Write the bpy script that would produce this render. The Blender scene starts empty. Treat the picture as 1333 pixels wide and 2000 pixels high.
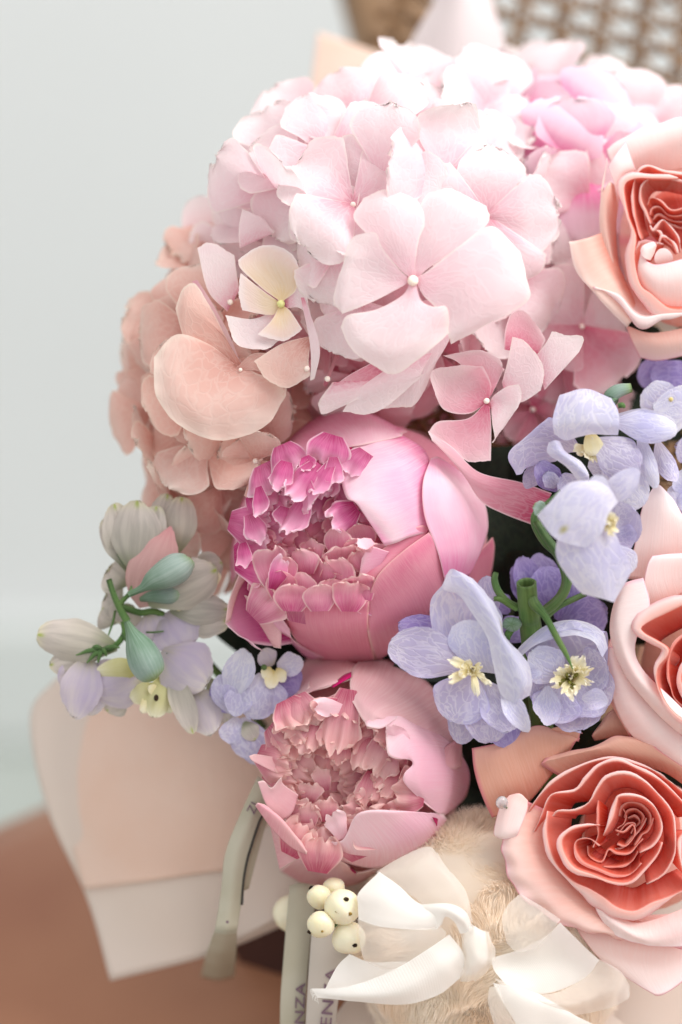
import bpy, math, random
import numpy as np
from mathutils import Vector, Matrix, Euler

# ------------------------------------------------------------------ camera
C = bpy.context.scene.collection
SC = bpy.context.scene
S = 0.155 / 1333.0            # metres per photograph pixel on the plane of focus
D = 0.55                      # metres from the lens to the plane of focus
PITCH = math.radians(25)
CAMH = 0.88
cam_d = bpy.data.cameras.new('camera')
cam = bpy.data.objects.new('camera', cam_d); C.objects.link(cam)
cam.location = (0, 0, CAMH)
cam.rotation_euler = (math.radians(90) - PITCH, 0, 0)
cam_d.sensor_fit = 'HORIZONTAL'; cam_d.sensor_width = 24
cam_d.lens = 24 * D / 0.155
cam_d.clip_start = 0.02; cam_d.clip_end = 50
cam_d.dof.use_dof = True; cam_d.dof.focus_distance = D + 0.004
cam_d.dof.aperture_fstop = 4.4
SC.camera = cam

# ------------------------------------------------------------------ light
w = bpy.data.worlds.new('World'); SC.world = w; w.use_nodes = True
bg = w.node_tree.nodes['Background']
bg.inputs[0].default_value = (0.985, 0.975, 0.97, 1); bg.inputs[1].default_value = 1.08
RC = Matrix.Rotation(math.radians(90) - PITCH, 3, 'X')

def area(name, d, dist, size, power, col):
    """a window: d is the direction towards it in the camera's axes"""
    ld = bpy.data.lights.new(name, 'AREA'); ld.shape = 'RECTANGLE'
    ld.size = size[0]; ld.size_y = size[1]; ld.energy = power; ld.color = col
    o = bpy.data.objects.new(name, ld); C.objects.link(o)
    dv = (RC @ Vector(d)).normalized()
    tgt = Vector((0, D * math.cos(PITCH), CAMH - D * math.sin(PITCH)))
    o.location = tgt + dv * dist
    o.rotation_euler = (-dv).to_track_quat('-Z', 'Y').to_euler()
    return o
area('window_light', (0.62, 0.80, 0.42), 1.7, (1.0, 1.3), 38, (1.0, 0.985, 0.975))

SC.view_settings.view_transform = 'Standard'; SC.view_settings.look = 'None'
SC.view_settings.exposure = 0.0; SC.view_settings.gamma = 1
SC.render.engine = 'CYCLES'
SC.cycles.max_bounces = 10; SC.cycles.diffuse_bounces = 6; SC.cycles.transmission_bounces = 8
SC.cycles.transparent_max_bounces = 12
SC.cycles.use_denoising = True
SC.cycles.sample_clamp_indirect = 6
SC.cycles.caustics_reflective = False; SC.cycles.caustics_refractive = False

# ------------------------------------------------------------------ helpers
RCn = np.array(RC)
CAMP = np.array([0, 0, CAMH])
def W(P):
    """(x, y in photograph pixels, z towards the lens in the same unit) -> world metres"""
    P = np.asarray(P, float)
    dist = D - P[..., 2] * S
    c = np.stack([(P[..., 0] - 666.5) * S * dist / D, (1000 - P[..., 1]) * S * dist / D, -dist], -1)
    return c @ RCn.T + CAMP

rng = np.random.RandomState(11)
def hexc(h):
    h = h.lstrip('#'); v = [int(h[i:i + 2], 16) / 255 for i in (0, 2, 4)]
    return tuple((x / 12.92 if x <= 0.04045 else ((x + 0.055) / 1.055) ** 2.4) for x in v) + (1,)

def cr(pts, n):
    """Catmull-Rom through pts (m,...) -> n samples"""
    pts = np.asarray(pts, float); m = len(pts)
    if m == 2:
        t = np.linspace(0, 1, n).reshape((-1,) + (1,) * (pts.ndim - 1))
        return pts[0] * (1 - t) + pts[1] * t
    ext = np.concatenate([[2 * pts[0] - pts[1]], pts, [2 * pts[-1] - pts[-2]]])
    t = np.linspace(0, m - 1, n); i = np.minimum(t.astype(int), m - 2)
    f = (t - i).reshape((-1,) + (1,) * (pts.ndim - 1))
    p0, p1, p2, p3 = ext[i], ext[i + 1], ext[i + 2], ext[i + 3]
    return 0.5 * (2 * p1 + (p2 - p0) * f + (2 * p0 - 5 * p1 + 4 * p2 - p3) * f ** 2 + (3 * p1 - p0 - 3 * p2 + p3) * f ** 3)

def grid_of(rows, nu, nv):
    rows = [cr(r, nu) for r in rows]
    return cr(np.array(rows), nv)

def normals(G):
    du = np.gradient(G, axis=1); dv = np.gradient(G, axis=0)
    n = np.cross(du, dv); l = np.linalg.norm(n, axis=-1, keepdims=True)
    return n / np.maximum(l, 1e-6)

def wob(G, k, seed, amp):
    """smooth pseudo-noise over positions"""
    r = np.random.RandomState(seed); out = np.zeros(G.shape[:2])
    for j in range(6):
        d = r.normal(size=3); d /= np.linalg.norm(d); f = k * r.uniform(0.6, 1.9)
        out += np.sin(G @ d * f + r.uniform(0, 6.28)) / 6 * 1.6
    return out * amp

class Thing:
    def __init__(s, name, label, cat, at, group=None):
        s.o = bpy.data.objects.new(name, None); C.objects.link(s.o)
        s.o.empty_display_size = 0.01
        s.o.location = W(np.array(at, float)); s.loc = np.array(s.o.location)
        s.o['label'] = label; s.o['category'] = cat
        if group: s.o['group'] = group
        s.o['label'] = label

def tag(o, label, cat, group=None):
    o['label'] = label; o['category'] = cat
    if group: o['group'] = group

def add_mesh(name, V, F, mat, parent=None, uv=None, smooth=True, world=False, label=None, loc=None):
    """V in pixel space unless world; parent is a Thing or an object"""
    V = np.asarray(V, float)
    Wv = V if world else W(V)
    me = bpy.data.meshes.new(name)
    o = bpy.data.objects.new(name, me); C.objects.link(o)
    if parent is not None:
        po = parent.o if isinstance(parent, Thing) else parent
        off = np.array(ABS[po.name]) if po.name in ABS else np.array(po.location)
        o.parent = po; o.location = (0, 0, 0); ABS[o.name] = off
    else:
        off = Wv.mean(0) if loc is None else np.asarray(loc); o.location = off; ABS[o.name] = off
    me.from_pydata((Wv - off).tolist(), [], [tuple(int(i) for i in f) for f in F])
    if uv is not None:
        l = me.uv_layers.new(name='UVMap')
        idx = np.empty(len(me.loops), int); me.loops.foreach_get('vertex_index', idx)
        l.data.foreach_set('uv', np.asarray(uv, float)[idx].ravel())
    if smooth:
        me.polygons.foreach_set('use_smooth', np.ones(len(me.polygons), bool))
    me.update()
    if mat: me.materials.append(mat)
    if label: o['label'] = label
    return o
ABS = {}

def quads(nv, nu, wrap=False):
    F = []
    for j in range(nv - 1):
        for i in range(nu - 1 if not wrap else nu):
            i2 = (i + 1) % nu
            F.append((j * nu + i, j * nu + i2, (j + 1) * nu + i2, (j + 1) * nu + i))
    return F

def sheet(name, G, mat, parent=None, thick=0, label=None):
    nv, nu = G.shape[:2]
    uu, vv = np.meshgrid(np.linspace(0, 1, nu), np.linspace(0, 1, nv))
    o = add_mesh(name, G.reshape(-1, 3), quads(nv, nu), mat, parent, np.stack([uu, vv], -1).reshape(-1, 2), label=label)
    if thick:
        m = o.modifiers.new('thickness', 'SOLIDIFY'); m.thickness = thick * S; m.offset = 0
        m.use_even_offset = False
    return o

# crop transforms: author in the coordinates of an enlarged detail of the photograph
def T(ox, oy, sc):
    def f(p):
        p = np.array(p, float)
        p[..., 0] = ox + p[..., 0] / sc; p[..., 1] = oy + p[..., 1] / sc; p[..., 2] = p[..., 2] / sc
        return p
    f.sc = 1 / sc
    return f

def net(th, mat, rows, tf=None, ball=None, zoff=0, nu=22, nv=22, name='petal', cr_amp=1.5, cr_k=0.06,
        edge_ruf=0, ruf_k=0.12, jag=0, thick=1.6, seed=None, label=None, jagk=30):
    """petal through a hand-set net of control points, rows run base -> tip"""
    seed = rng.randint(1e6) if seed is None else seed
    rr = []
    for r in rows:
        r = np.array(r, float)
        if tf is not None: r = tf(r)
        if ball is not None:
            cx, cy, cz, rx, ry, rz = ball
            q = 1 - ((r[:, 0] - cx) / rx) ** 2 - ((r[:, 1] - cy) / ry) ** 2
            r[:, 2] = r[:, 2] + cz + np.where(q > 0, np.sqrt(np.maximum(q, 0)), q * 0.8) * rz
        r[:, 2] += zoff
        rr.append(r)
    G = grid_of(rr, nu, nv)
    finish(G, cr_amp, cr_k, edge_ruf, ruf_k, jag, seed, jagk)
    return sheet(name, G, mat, th, thick, label)

def finish(G, amp, k, eruf, rk, jag, seed, jagk=30):
    nv, nu = G.shape[:2]
    N = normals(G)
    U, V = np.meshgrid(np.linspace(-1, 1, nu), np.linspace(0, 1, nv))
    if amp: G += N * wob(G, k, seed, amp)[..., None]
    if eruf:
        e = np.clip(np.maximum(np.abs(U) ** 3 * V, V ** 5), 0, 1)
        G += N * (wob(G, rk, seed + 1, eruf) * e)[..., None]
    if jag:
        r = np.random.RandomState(seed + 2)
        # teeth along the tip edge only (last rows slide back along the petal)
        x = np.linspace(0, 1, nu)
        t = sum(np.sin(x * jagk * f + r.uniform(0, 6)) * a for f, a in ((1, .5), (2.3, .35), (0.37, .8)))
        d = G[-1] - G[-3]; d /= np.maximum(np.linalg.norm(d, axis=-1, keepdims=True), 1e-6)
        for q, f in ((-1, 1.0), (-2, .75), (-3, .4)):
            G[q] += d * (t * jag * f)[:, None]

def _tip(v, v0, p=2.2): return np.maximum(1 - np.clip((v - v0) / (1 - v0), 0, 1) ** p, 0) ** .5
SHAPES = {
    'hyd':   lambda v: (.07 + .93 * np.clip(v / .62, 0, 1) ** 1.15 * (1.25 - .25 * np.clip(v / .62, 0, 1))) * (.22 + .78 * _tip(v, .60, 2.4)),
    'delph': lambda v: (.16 + .84 * np.sin(np.clip(v / .6, 0, 1) * 1.5708)) * (.06 + .94 * _tip(v, .5, 2.0)),
    'shell': lambda v: (.5 + .5 * np.sin(np.clip(v / .6, 0, 1) * 1.5708)) * (.12 + .88 * _tip(v, .5, 2.4)),
    'frill': lambda v: (.45 + .55 * np.sin(np.clip(v / .7, 0, 1) * 1.5708)) * (.55 + .45 * _tip(v, .72, 3)),
    'long':  lambda v: (.5 + .5 * np.sin(np.clip(v / .6, 0, 1) * 1.5708)) * (.08 + .92 * _tip(v, .55, 2.0)),
    'bee':   lambda v: (.25 + .75 * np.sin(np.clip(v / .75, 0, 1) * 1.5708)) * (.4 + .6 * _tip(v, .7, 3)),
    'leaf':  lambda v: np.sin(np.pi * np.clip(v, 0, 1) ** .8) ** .9 + .02,
}
def tpg(c, t, wid, n=(0, 0, 1), arch=0, cup=0, shape='hyd', tr=.25, serr=0, ruf=0, amp=1.0, k=.06, nu=19, nv=17,
        seed=None, skew=0, teeth=9, curl=0, twist=0, rk=None, lobes=0, lobe_amp=.12, fold=0):
    seed = rng.randint(1e6) if seed is None else seed
    c = np.array(c, float); t = np.array(t, float); n = np.array(n, float)
    a = t - c; L = np.linalg.norm(a); ah = a / L
    s = np.cross(ah, n); s /= np.linalg.norm(s); nn = np.cross(s, ah)
    if nn @ n < 0: nn = -nn
    V = 1 - (1 - np.linspace(0, 1, nv)[:, None]) ** 1.5; U = np.linspace(-1, 1, nu)[None, :]
    prof = SHAPES[shape](V)
    X = prof * wid / 2 * U
    Y = L * V * (1 - tr * .5 * (np.abs(U * prof) ** 2.2) * V ** 2)
    if serr:   # small uneven teeth round the outer margin
        r = np.random.RandomState(seed)
        Lb = np.hypot(X, Y - .55 * L) / (wid * .5)
        ang = np.arctan2(X, Y - .45 * L)
        ew = np.maximum(np.abs(U) ** 14 * np.clip((V - .35) / .2, 0, 1), V ** 12)
        big = sum(np.sin(ang * q + r.uniform(0, 6)) * aa for q, aa in ((3, .5), (5.3, .4), (8.1, .3)))
        fine = ((ang * teeth * 1.6 + r.uniform(0, 1)) % 1.0) - .5
        dl = serr * (.06 * big * np.maximum(np.abs(U) ** 4 * V, V ** 6) + .04 * fine * ew)
        X = X * (1 + dl); Y = .45 * L + (Y - .45 * L) * (1 + dl)
    X = X + skew * wid * V ** 2
    Z = arch * L * np.sin(np.pi * np.clip(V, 0, 1) * .9) + cup * wid * ((prof * U) ** 2) * np.sin(V * 1.6 + .1) * .55
    Z = Z + curl * L * np.clip((V - .55) / .45, 0, 1) ** 2 + 0 * U
    if len(prof) and fold:   # soft crumple along the length
        Z = Z + wid * fold * np.sin(U * 3.1 + seed) * np.sin(V * 2.6) + wid * fold * .5 * np.sin(U * 6.3 + seed * 2) * V ** 2
    if lobes:   # frilled margin: uneven lobes that also fold up and down
        r = np.random.RandomState(seed + 77); ph = r.uniform(0, 6.28, 4)
        lw = np.sin(U * lobes * 1.57 + ph[0]) * .6 + np.sin(U * lobes * 2.9 + ph[1]) * .35 + np.sin(U * lobes * .8 + ph[2]) * .5
        Y = Y + L * lobe_amp * lw * V ** 2.5
        Z = Z + wid * .085 * np.sin(U * lobes * 1.9 + ph[3]) * V ** 1.6 + wid * .03 * np.sin(U * lobes * 4.1 + ph[1]) * V ** 3
        X = X * (1 + .12 * np.sin(V * 7 + ph[2]) * V * np.abs(U) ** 2)
    if twist: Z = Z + twist * X * V
    G = c + Y[..., None] * ah + X[..., None] * s + Z[..., None] * nn
    if amp or ruf: finish(G, amp, k, ruf, rk or .10, 0, seed + 5)
    return G
def tp(th, mat, c, t, wid, name='petal', tf=None, zoff=0, thick=0, label=None, **kw):
    if tf is not None:
        c = tf(c); t = tf(t); wid = wid * tf.sc
    c = np.array(c, float); t = np.array(t, float); c[2] += zoff; t[2] += zoff
    return sheet(name, tpg(c, t, wid, **kw), mat, th, thick, label)

def tube(name, pts, rad, mat, parent=None, n=10, caps=True, label=None, hollow=0):
    """pts (m,3) px, rad list px"""
    m = max(8, len(pts) * 5)
    P = cr(np.array(pts, float), m); R = cr(np.array(rad, float)[:, None], m)[:, 0]
    tg = np.gradient(P, axis=0); tg /= np.linalg.norm(tg, axis=1, keepdims=True)
    up = np.array([.13, .3, 1.0]); rings = []
    for i in range(m):
        a = np.cross(tg[i], up); a /= np.linalg.norm(a) + 1e-9; b = np.cross(a, tg[i])
        th_ = np.linspace(0, 2 * np.pi, n, endpoint=False)[:, None]
        rings.append(P[i] + R[i] * (np.cos(th_) * a + np.sin(th_) * b))
    if hollow:   # open end: the wall turns inward and goes back down the bore
        def bore(f, j):
            c0 = P[j]; return c0 + f * (rings[j] - c0)
        rings = [bore(.5, 7), bore(.68, 4), bore(.74, 1), bore(.82, 0)] + rings
    V = np.concatenate(rings); k = len(rings)
    F = quads(k, n, True)
    if caps:
        V = np.vstack([V, rings[0].mean(0)]); F += [(i, (i + 1) % n, len(V) - 1) for i in range(n)]
        V = np.vstack([V, P[-1]]); b0 = (k - 1) * n; F += [(b0 + (i + 1) % n, b0 + i, len(V) - 1) for i in range(n)]
    uv = np.zeros((len(V), 2)); jj = np.arange(k * n)
    uv[:k * n, 0] = np.abs((jj % n) / n * 2 - 1); uv[:k * n, 1] = (jj // n) / (k - 1)
    return add_mesh(name, V, F, mat, parent, uv, label=label)
def blob(name, c, r, mat, parent=None, nu=20, nv=12, amp=0, label=None, seed=1, axis=None):
    c = np.array(c, float); r = np.ones(3) * r
    V = [];
    for j in range(nv + 1):
        p = math.pi * j / nv
        for i in range(nu):
            t = 2 * math.pi * i / nu
            V.append((math.sin(p) * math.cos(t), math.sin(p) * math.sin(t), math.cos(p)))
    V = np.array(V)
    G = V * r
    if axis is not None:
        q = Vector((0, 0, 1)).rotation_difference(Vector(axis)).to_matrix(); G = G @ np.array(q).T
    if amp: G = G * (1 + amp * wob(V.reshape(1, -1, 3), 4, seed, 1)[0][:, None])
    uv = np.array([[abs((k % nu) / nu * 2 - 1), (k // nu) / nv] for k in range(len(V))])
    return add_mesh(name, G + c, quads(nv + 1, nu, True), mat, parent, uv, label=label)
# ------------------------------------------------------------------ materials
def nodes_of(name):
    m = bpy.data.materials.new(name); m.use_nodes = True
    nt = m.node_tree; nt.nodes.clear()
    return m, nt, nt.nodes, nt.links
def ramp(nt, stops, interp='EASE'):
    r = nt.nodes.new('ShaderNodeValToRGB'); cr_ = r.color_ramp; cr_.interpolation = interp
    while len(cr_.elements) < len(stops): cr_.elements.new(0.5)
    for e, (p, c) in zip(cr_.elements, stops):
        e.position = p; e.color = hexc(c) if isinstance(c, str) else (c, c, c, 1)
    return r
def mth(nt, op, a, b=None, c=None, clamp=False):
    n = nt.nodes.new('ShaderNodeMath'); n.operation = op; n.use_clamp = clamp
    for i, x in enumerate((a, b, c)):
        if x is None: continue
        if isinstance(x, (int, float)): n.inputs[i].default_value = x
        else: nt.links.new(x, n.inputs[i])
    return n.outputs[0]
def mixc(nt, f, a, b, mode='MIX'):
    n = nt.nodes.new('ShaderNodeMix'); n.data_type = 'RGBA'; n.blend_type = mode
    for k, x in ((0, f), (6, a), (7, b)):
        if isinstance(x, (int, float)): n.inputs[k].default_value = x
        elif isinstance(x, str): n.inputs[k].default_value = hexc(x)
        else: nt.links.new(x, n.inputs[k])
    return n.outputs[2]

def petal_mat(name, stops, edge=None, vein=None, style='fan', su=26, sv=2.2, mott=.25, mott2=None, transl=.35,
              rough=.55, spec=.25, bump=.25, hv=(.0, .0), tipspot=None, bd=.00022):
    """stops: pigment from base to tip. edge=(hex,width,strength). vein=(hex,strength)."""
    m, nt, N, L = nodes_of(name)
    uv = N.new('ShaderNodeUVMap'); sep = N.new('ShaderNodeSeparateXYZ'); L.new(uv.outputs[0], sep.inputs[0])
    u, v = sep.outputs[0], sep.outputs[1]
    tc = N.new('ShaderNodeTexCoord'); oi = N.new('ShaderNodeObjectInfo')
    rnd = oi.outputs['Random']
    # noise in object space moves the gradient about
    nz = N.new('ShaderNodeTexNoise'); nz.inputs['Scale'].default_value = 70; nz.inputs['Detail'].default_value = 3
    L.new(tc.outputs['Object'], nz.inputs['Vector'])
    vv = mth(nt, 'ADD', v, mth(nt, 'MULTIPLY', mth(nt, 'SUBTRACT', nz.outputs[0], .5), mott))
    rp = ramp(nt, stops); L.new(vv, rp.inputs[0]); col = rp.outputs[0]
    # veins / streaks
    comb = N.new('ShaderNodeCombineXYZ')
    if style == 'fan':
        L.new(mth(nt, 'MULTIPLY', u, su), comb.inputs[0]); L.new(mth(nt, 'MULTIPLY', v, sv), comb.inputs[1])
        L.new(mth(nt, 'MULTIPLY', rnd, 37.), comb.inputs[2])
        t = N.new('ShaderNodeTexNoise'); t.inputs['Scale'].default_value = 1; t.inputs['Detail'].default_value = 4
        t.inputs['Distortion'].default_value = .35; t.inputs['Roughness'].default_value = .6
        L.new(comb.outputs[0], t.inputs['Vector']); vr = ramp(nt, [(.35, 0.), (.72, 1.)]); L.new(t.outputs[0], vr.inputs[0])
        vf = vr.outputs[0]
    else:   # net of veins
        nd = N.new('ShaderNodeTexNoise'); nd.inputs['Scale'].default_value = 5; L.new(uv.outputs[0], nd.inputs['Vector'])
        dx = mth(nt, 'MULTIPLY', mth(nt, 'SUBTRACT', nd.outputs[0], .5), 2.2)
        L.new(mth(nt, 'ADD', mth(nt, 'MULTIPLY', u, su), dx), comb.inputs[0])
        L.new(mth(nt, 'ADD', mth(nt, 'MULTIPLY', v, sv), dx), comb.inputs[1])
        L.new(mth(nt, 'MULTIPLY', rnd, 37.), comb.inputs[2])
        t = N.new('ShaderNodeTexVoronoi'); t.feature = 'DISTANCE_TO_EDGE'; t.inputs['Scale'].default_value = 1
        L.new(comb.outputs[0], t.inputs['Vector']); vr = ramp(nt, [(.0, 1.), (.17, 0.)]); L.new(t.outputs['Distance'], vr.inputs[0])
        vf = vr.outputs[0]
    if vein: col = mixc(nt, mth(nt, 'MULTIPLY', vf, vein[1]), col, vein[0])
    if mott2:
        n2 = N.new('ShaderNodeTexNoise'); n2.inputs['Scale'].default_value = mott2[2]; n2.inputs['Detail'].default_value = 4
        L.new(tc.outputs['Object'], n2.inputs['Vector'])
        r2 = ramp(nt, [(.42, 0.), (.68, 1.)]); L.new(n2.outputs[0], r2.inputs[0])
        col = mixc(nt, mth(nt, 'MULTIPLY', r2.outputs[0], mott2[1]), col, mott2[0])
    if edge:
        eu = mth(nt, 'MINIMUM', u, mth(nt, 'SUBTRACT', 1, u)); e = mth(nt, 'MINIMUM', eu, mth(nt, 'SUBTRACT', 1, v))
        e = mth(nt, 'ADD', e, mth(nt, 'MULTIPLY', mth(nt, 'SUBTRACT', nz.outputs[0], .5), edge[1] * 1.2))
        er = ramp(nt, [(0., 1.), (edge[1], 0.)]); L.new(e, er.inputs[0])
        col = mixc(nt, mth(nt, 'MULTIPLY', er.outputs[0], edge[2]), col, edge[0])
    if tipspot:
        du = mth(nt, 'MULTIPLY', mth(nt, 'SUBTRACT', u, .5), 1.0); dv = mth(nt, 'SUBTRACT', v, tipspot[1])
        d2 = mth(nt, 'SQRT', mth(nt, 'ADD', mth(nt, 'MULTIPLY', du, du), mth(nt, 'MULTIPLY', dv, dv)))
        tr_ = ramp(nt, [(0., 1.), (tipspot[2], 0.)]); L.new(d2, tr_.inputs[0])
        col = mixc(nt, mth(nt, 'MULTIPLY', tr_.outputs[0], .85), col, tipspot[0])
    hs = N.new('ShaderNodeHueSaturation'); L.new(col, hs.inputs['Color'])
    L.new(mth(nt, 'ADD', mth(nt, 'MULTIPLY', mth(nt, 'SUBTRACT', rnd, .5), .14), 1.0), hs.inputs['Saturation'])
    L.new(mth(nt, 'ADD', mth(nt, 'MULTIPLY', mth(nt, 'SUBTRACT', rnd, .5), .06), 1.0), hs.inputs['Value'])
    col = hs.outputs[0]
    # relief
    nf = N.new('ShaderNodeTexNoise'); nf.inputs['Scale'].default_value = 420; nf.inputs['Detail'].default_value = 3
    L.new(tc.outputs['Object'], nf.inputs['Vector'])
    h = mth(nt, 'ADD', mth(nt, 'MULTIPLY', vf, .45), mth(nt, 'MULTIPLY', nf.outputs[0], .6))
    b = N.new('ShaderNodeBump'); b.inputs['Strength'].default_value = bump; b.inputs['Distance'].default_value = bd
    L.new(h, b.inputs['Height'])
    p = N.new('ShaderNodeBsdfPrincipled'); L.new(col, p.inputs['Base Color']); p.inputs['Roughness'].default_value = rough
    p.inputs['Specular IOR Level'].default_value = spec; L.new(b.outputs[0], p.inputs['Normal'])
    p.inputs['Sheen Weight'].default_value = .12; p.inputs['Sheen Roughness'].default_value = .5
    tb = N.new('ShaderNodeBsdfTranslucent'); L.new(col, tb.inputs['Color']); L.new(b.outputs[0], tb.inputs['Normal'])
    mx = N.new('ShaderNodeMixShader'); mx.inputs[0].default_value = transl
    L.new(p.outputs[0], mx.inputs[1]); L.new(tb.outputs[0], mx.inputs[2])
    out = N.new('ShaderNodeOutputMaterial'); L.new(mx.outputs[0], out.inputs[0])
    return m

def plain(name, c1, c2=None, scale=60, rough=.6, spec=.3, bump=.2, bscale=None, sss=0, stretch=None, metallic=0, transl=0, bd=.001):
    m, nt, N, L = nodes_of(name)
    tc = N.new('ShaderNodeTexCoord'); mp = N.new('ShaderNodeMapping'); L.new(tc.outputs['Object'], mp.inputs[0])
    if stretch: mp.inputs['Scale'].default_value = stretch
    n = N.new('ShaderNodeTexNoise'); n.inputs['Scale'].default_value = scale; n.inputs['Detail'].default_value = 5
    L.new(mp.outputs[0], n.inputs['Vector'])
    r = ramp(nt, [(.3, c1), (.7, c2 or c1)]); L.new(n.outputs[0], r.inputs[0])
    n2 = N.new('ShaderNodeTexNoise'); n2.inputs['Scale'].default_value = bscale or scale * 4; n2.inputs['Detail'].default_value = 4
    L.new(mp.outputs[0], n2.inputs['Vector'])
    b = N.new('ShaderNodeBump'); b.inputs['Strength'].default_value = bump; b.inputs['Distance'].default_value = bd
    L.new(n2.outputs[0], b.inputs['Height'])
    p = N.new('ShaderNodeBsdfPrincipled'); L.new(r.outputs[0], p.inputs['Base Color']); L.new(b.outputs[0], p.inputs['Normal'])
    p.inputs['Roughness'].default_value = rough; p.inputs['Specular IOR Level'].default_value = spec
    if sss:
        p.inputs['Subsurface Weight'].default_value = sss; p.inputs['Subsurface Radius'].default_value = (1, .8, .5)
        p.inputs['Subsurface Scale'].default_value = .003
    out = N.new('ShaderNodeOutputMaterial')
    if transl:
        tb = N.new('ShaderNodeBsdfTranslucent'); L.new(r.outputs[0], tb.inputs[0])
        mx = N.new('ShaderNodeMixShader'); mx.inputs[0].default_value = transl
        L.new(p.outputs[0], mx.inputs[1]); L.new(tb.outputs[0], mx.inputs[2]); L.new(mx.outputs[0], out.inputs[0])
    else: L.new(p.outputs[0], out.inputs[0])
    return m

def ribbon_mat(name, c, see, su=150, sv=150, rough=.35, sheen=.5, glint=.15):
    """woven ribbon: fine crossing threads, see = share of light going straight through the gaps"""
    m, nt, N, L = nodes_of(name)
    uv = N.new('ShaderNodeUVMap'); sep = N.new('ShaderNodeSeparateXYZ'); L.new(uv.outputs[0], sep.inputs[0])
    su_ = mth(nt, 'SINE', mth(nt, 'MULTIPLY', sep.outputs[0], su * 3.14)); sv_ = mth(nt, 'SINE', mth(nt, 'MULTIPLY', sep.outputs[1], sv * 3.14))
    h = mth(nt, 'MAXIMUM', mth(nt, 'ABSOLUTE', su_), mth(nt, 'ABSOLUTE', sv_))
    tc = N.new('ShaderNodeTexCoord'); n = N.new('ShaderNodeTexNoise'); n.inputs['Scale'].default_value = 900; n.inputs['Detail'].default_value = 3
    L.new(tc.outputs['Object'], n.inputs['Vector'])
    hh = mth(nt, 'ADD', h, mth(nt, 'MULTIPLY', n.outputs[0], .5))
    b = N.new('ShaderNodeBump'); b.inputs['Strength'].default_value = .35; b.inputs['Distance'].default_value = .0003; L.new(hh, b.inputs['Height'])
    p = N.new('ShaderNodeBsdfPrincipled'); p.inputs['Base Color'].default_value = hexc(c); p.inputs['Roughness'].default_value = rough
    p.inputs['Sheen Weight'].default_value = sheen; p.inputs['Specular IOR Level'].default_value = .5; L.new(b.outputs[0], p.inputs['Normal'])
    tb = N.new('ShaderNodeBsdfTranslucent'); tb.inputs[0].default_value = hexc(c)
    mx = N.new('ShaderNodeMixShader'); mx.inputs[0].default_value = .4; L.new(p.outputs[0], mx.inputs[1]); L.new(tb.outputs[0], mx.inputs[2])
    tr = N.new('ShaderNodeBsdfTransparent')
    f = mth(nt, 'MULTIPLY', mth(nt, 'SUBTRACT', 1.35, h), see, clamp=True) if see else 0.0
    mx2 = N.new('ShaderNodeMixShader')
    if see: L.new(f, mx2.inputs[0])
    else: mx2.inputs[0].default_value = 0
    L.new(mx.outputs[0], mx2.inputs[1]); L.new(tr.outputs[0], mx2.inputs[2])
    out = N.new('ShaderNodeOutputMaterial'); L.new(mx2.outputs[0], out.inputs[0])
    return m

M = {}
M['hyd'] = petal_mat('hydrangea_pale_pink', [(0, '#DE93A6'), (.13, '#F0C8D2'), (.45, '#F7E5E8'), (1, '#F9F0EF')], mott2=('#F2D0D8', .4, 38), vein=('#FCF6F7', .28), style='net', su=9, sv=8, mott=.35, edge=('#FAF3EC', .05, .6), transl=.42, bump=.32)
M['hyd_deep'] = petal_mat('hydrangea_rose_pink', [(0, '#D0607F'), (.25, '#E79DAE'), (.65, '#F3C9D0'), (1, '#F9E5E5')], mott2=('#E49AAE', .35, 45), vein=('#F6D8E0', .25), style='net', su=9, sv=8, mott=.3, edge=('#FAE9EA', .05, .7), transl=.44, bump=.3)
M['hyd_peach'] = petal_mat('hydrangea_peach', [(0, '#CF9084'), (.3, '#E5B6AA'), (.7, '#F0CEC3'), (1, '#F6E4D9')], mott2=('#E2A898', .4, 40), vein=('#F6E4DA', .25), style='net', su=9, sv=8, mott=.3, edge=('#F3E6D8', .05, .6), transl=.40, bump=.3)
M['hyd_cream'] = petal_mat('hydrangea_cream', [(0, '#E9D3A0'), (.4, '#F3DFC0'), (.8, '#F7E2D6'), (1, '#F9ECEA')], vein=('#FBF2E6', .3), su=14, sv=3, edge=('#FCF4F0', .05, .6), transl=.38, bump=0.35)
M['hyd_mag'] = petal_mat('hydrangea_bright_pink', [(0, '#DC4F92'), (.22, '#EE94BE'), (.5, '#F3D3E1'), (1, '#F5E6EC')], vein=('#F9E0EC', .3), su=16, sv=3, transl=.4, bump=.3)
M['eye'] = plain('hydrangea_eye_cream', '#F4DDD2', '#F7E9D8', 300, .5, sss=.3)
M['eye_green'] = plain('hydrangea_eye_green', '#CFCF88', '#E0DCA0', 300, .5, sss=.3)
M['pg'] = petal_mat('peony_guard', [(0, '#E88CB0'), (.3, '#F0A9C4'), (.7, '#F5C2D2'), (1, '#F6D0DA')], vein=('#FBDDE6', .4), su=95, sv=3.5, mott=.6, mott2=('#E0609A', .55, 42), edge=('#F6DAD6', .035, .6), transl=.3, rough=.5, bump=.24)
M['pg_light'] = petal_mat('peony_guard_light', [(0, '#EE8CBA'), (.3, '#F8CADC'), (.75, '#FBE2EA'), (1, '#F0A2C6')], vein=('#FDECF2', .4), su=95, sv=3.5, mott=.6, mott2=('#EA7CB0', .38, 40), edge=('#F8DEDF', .03, .6), transl=.3, rough=.5, bump=.24)  # light pink, lightened further to carry the highlight on the right side
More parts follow.
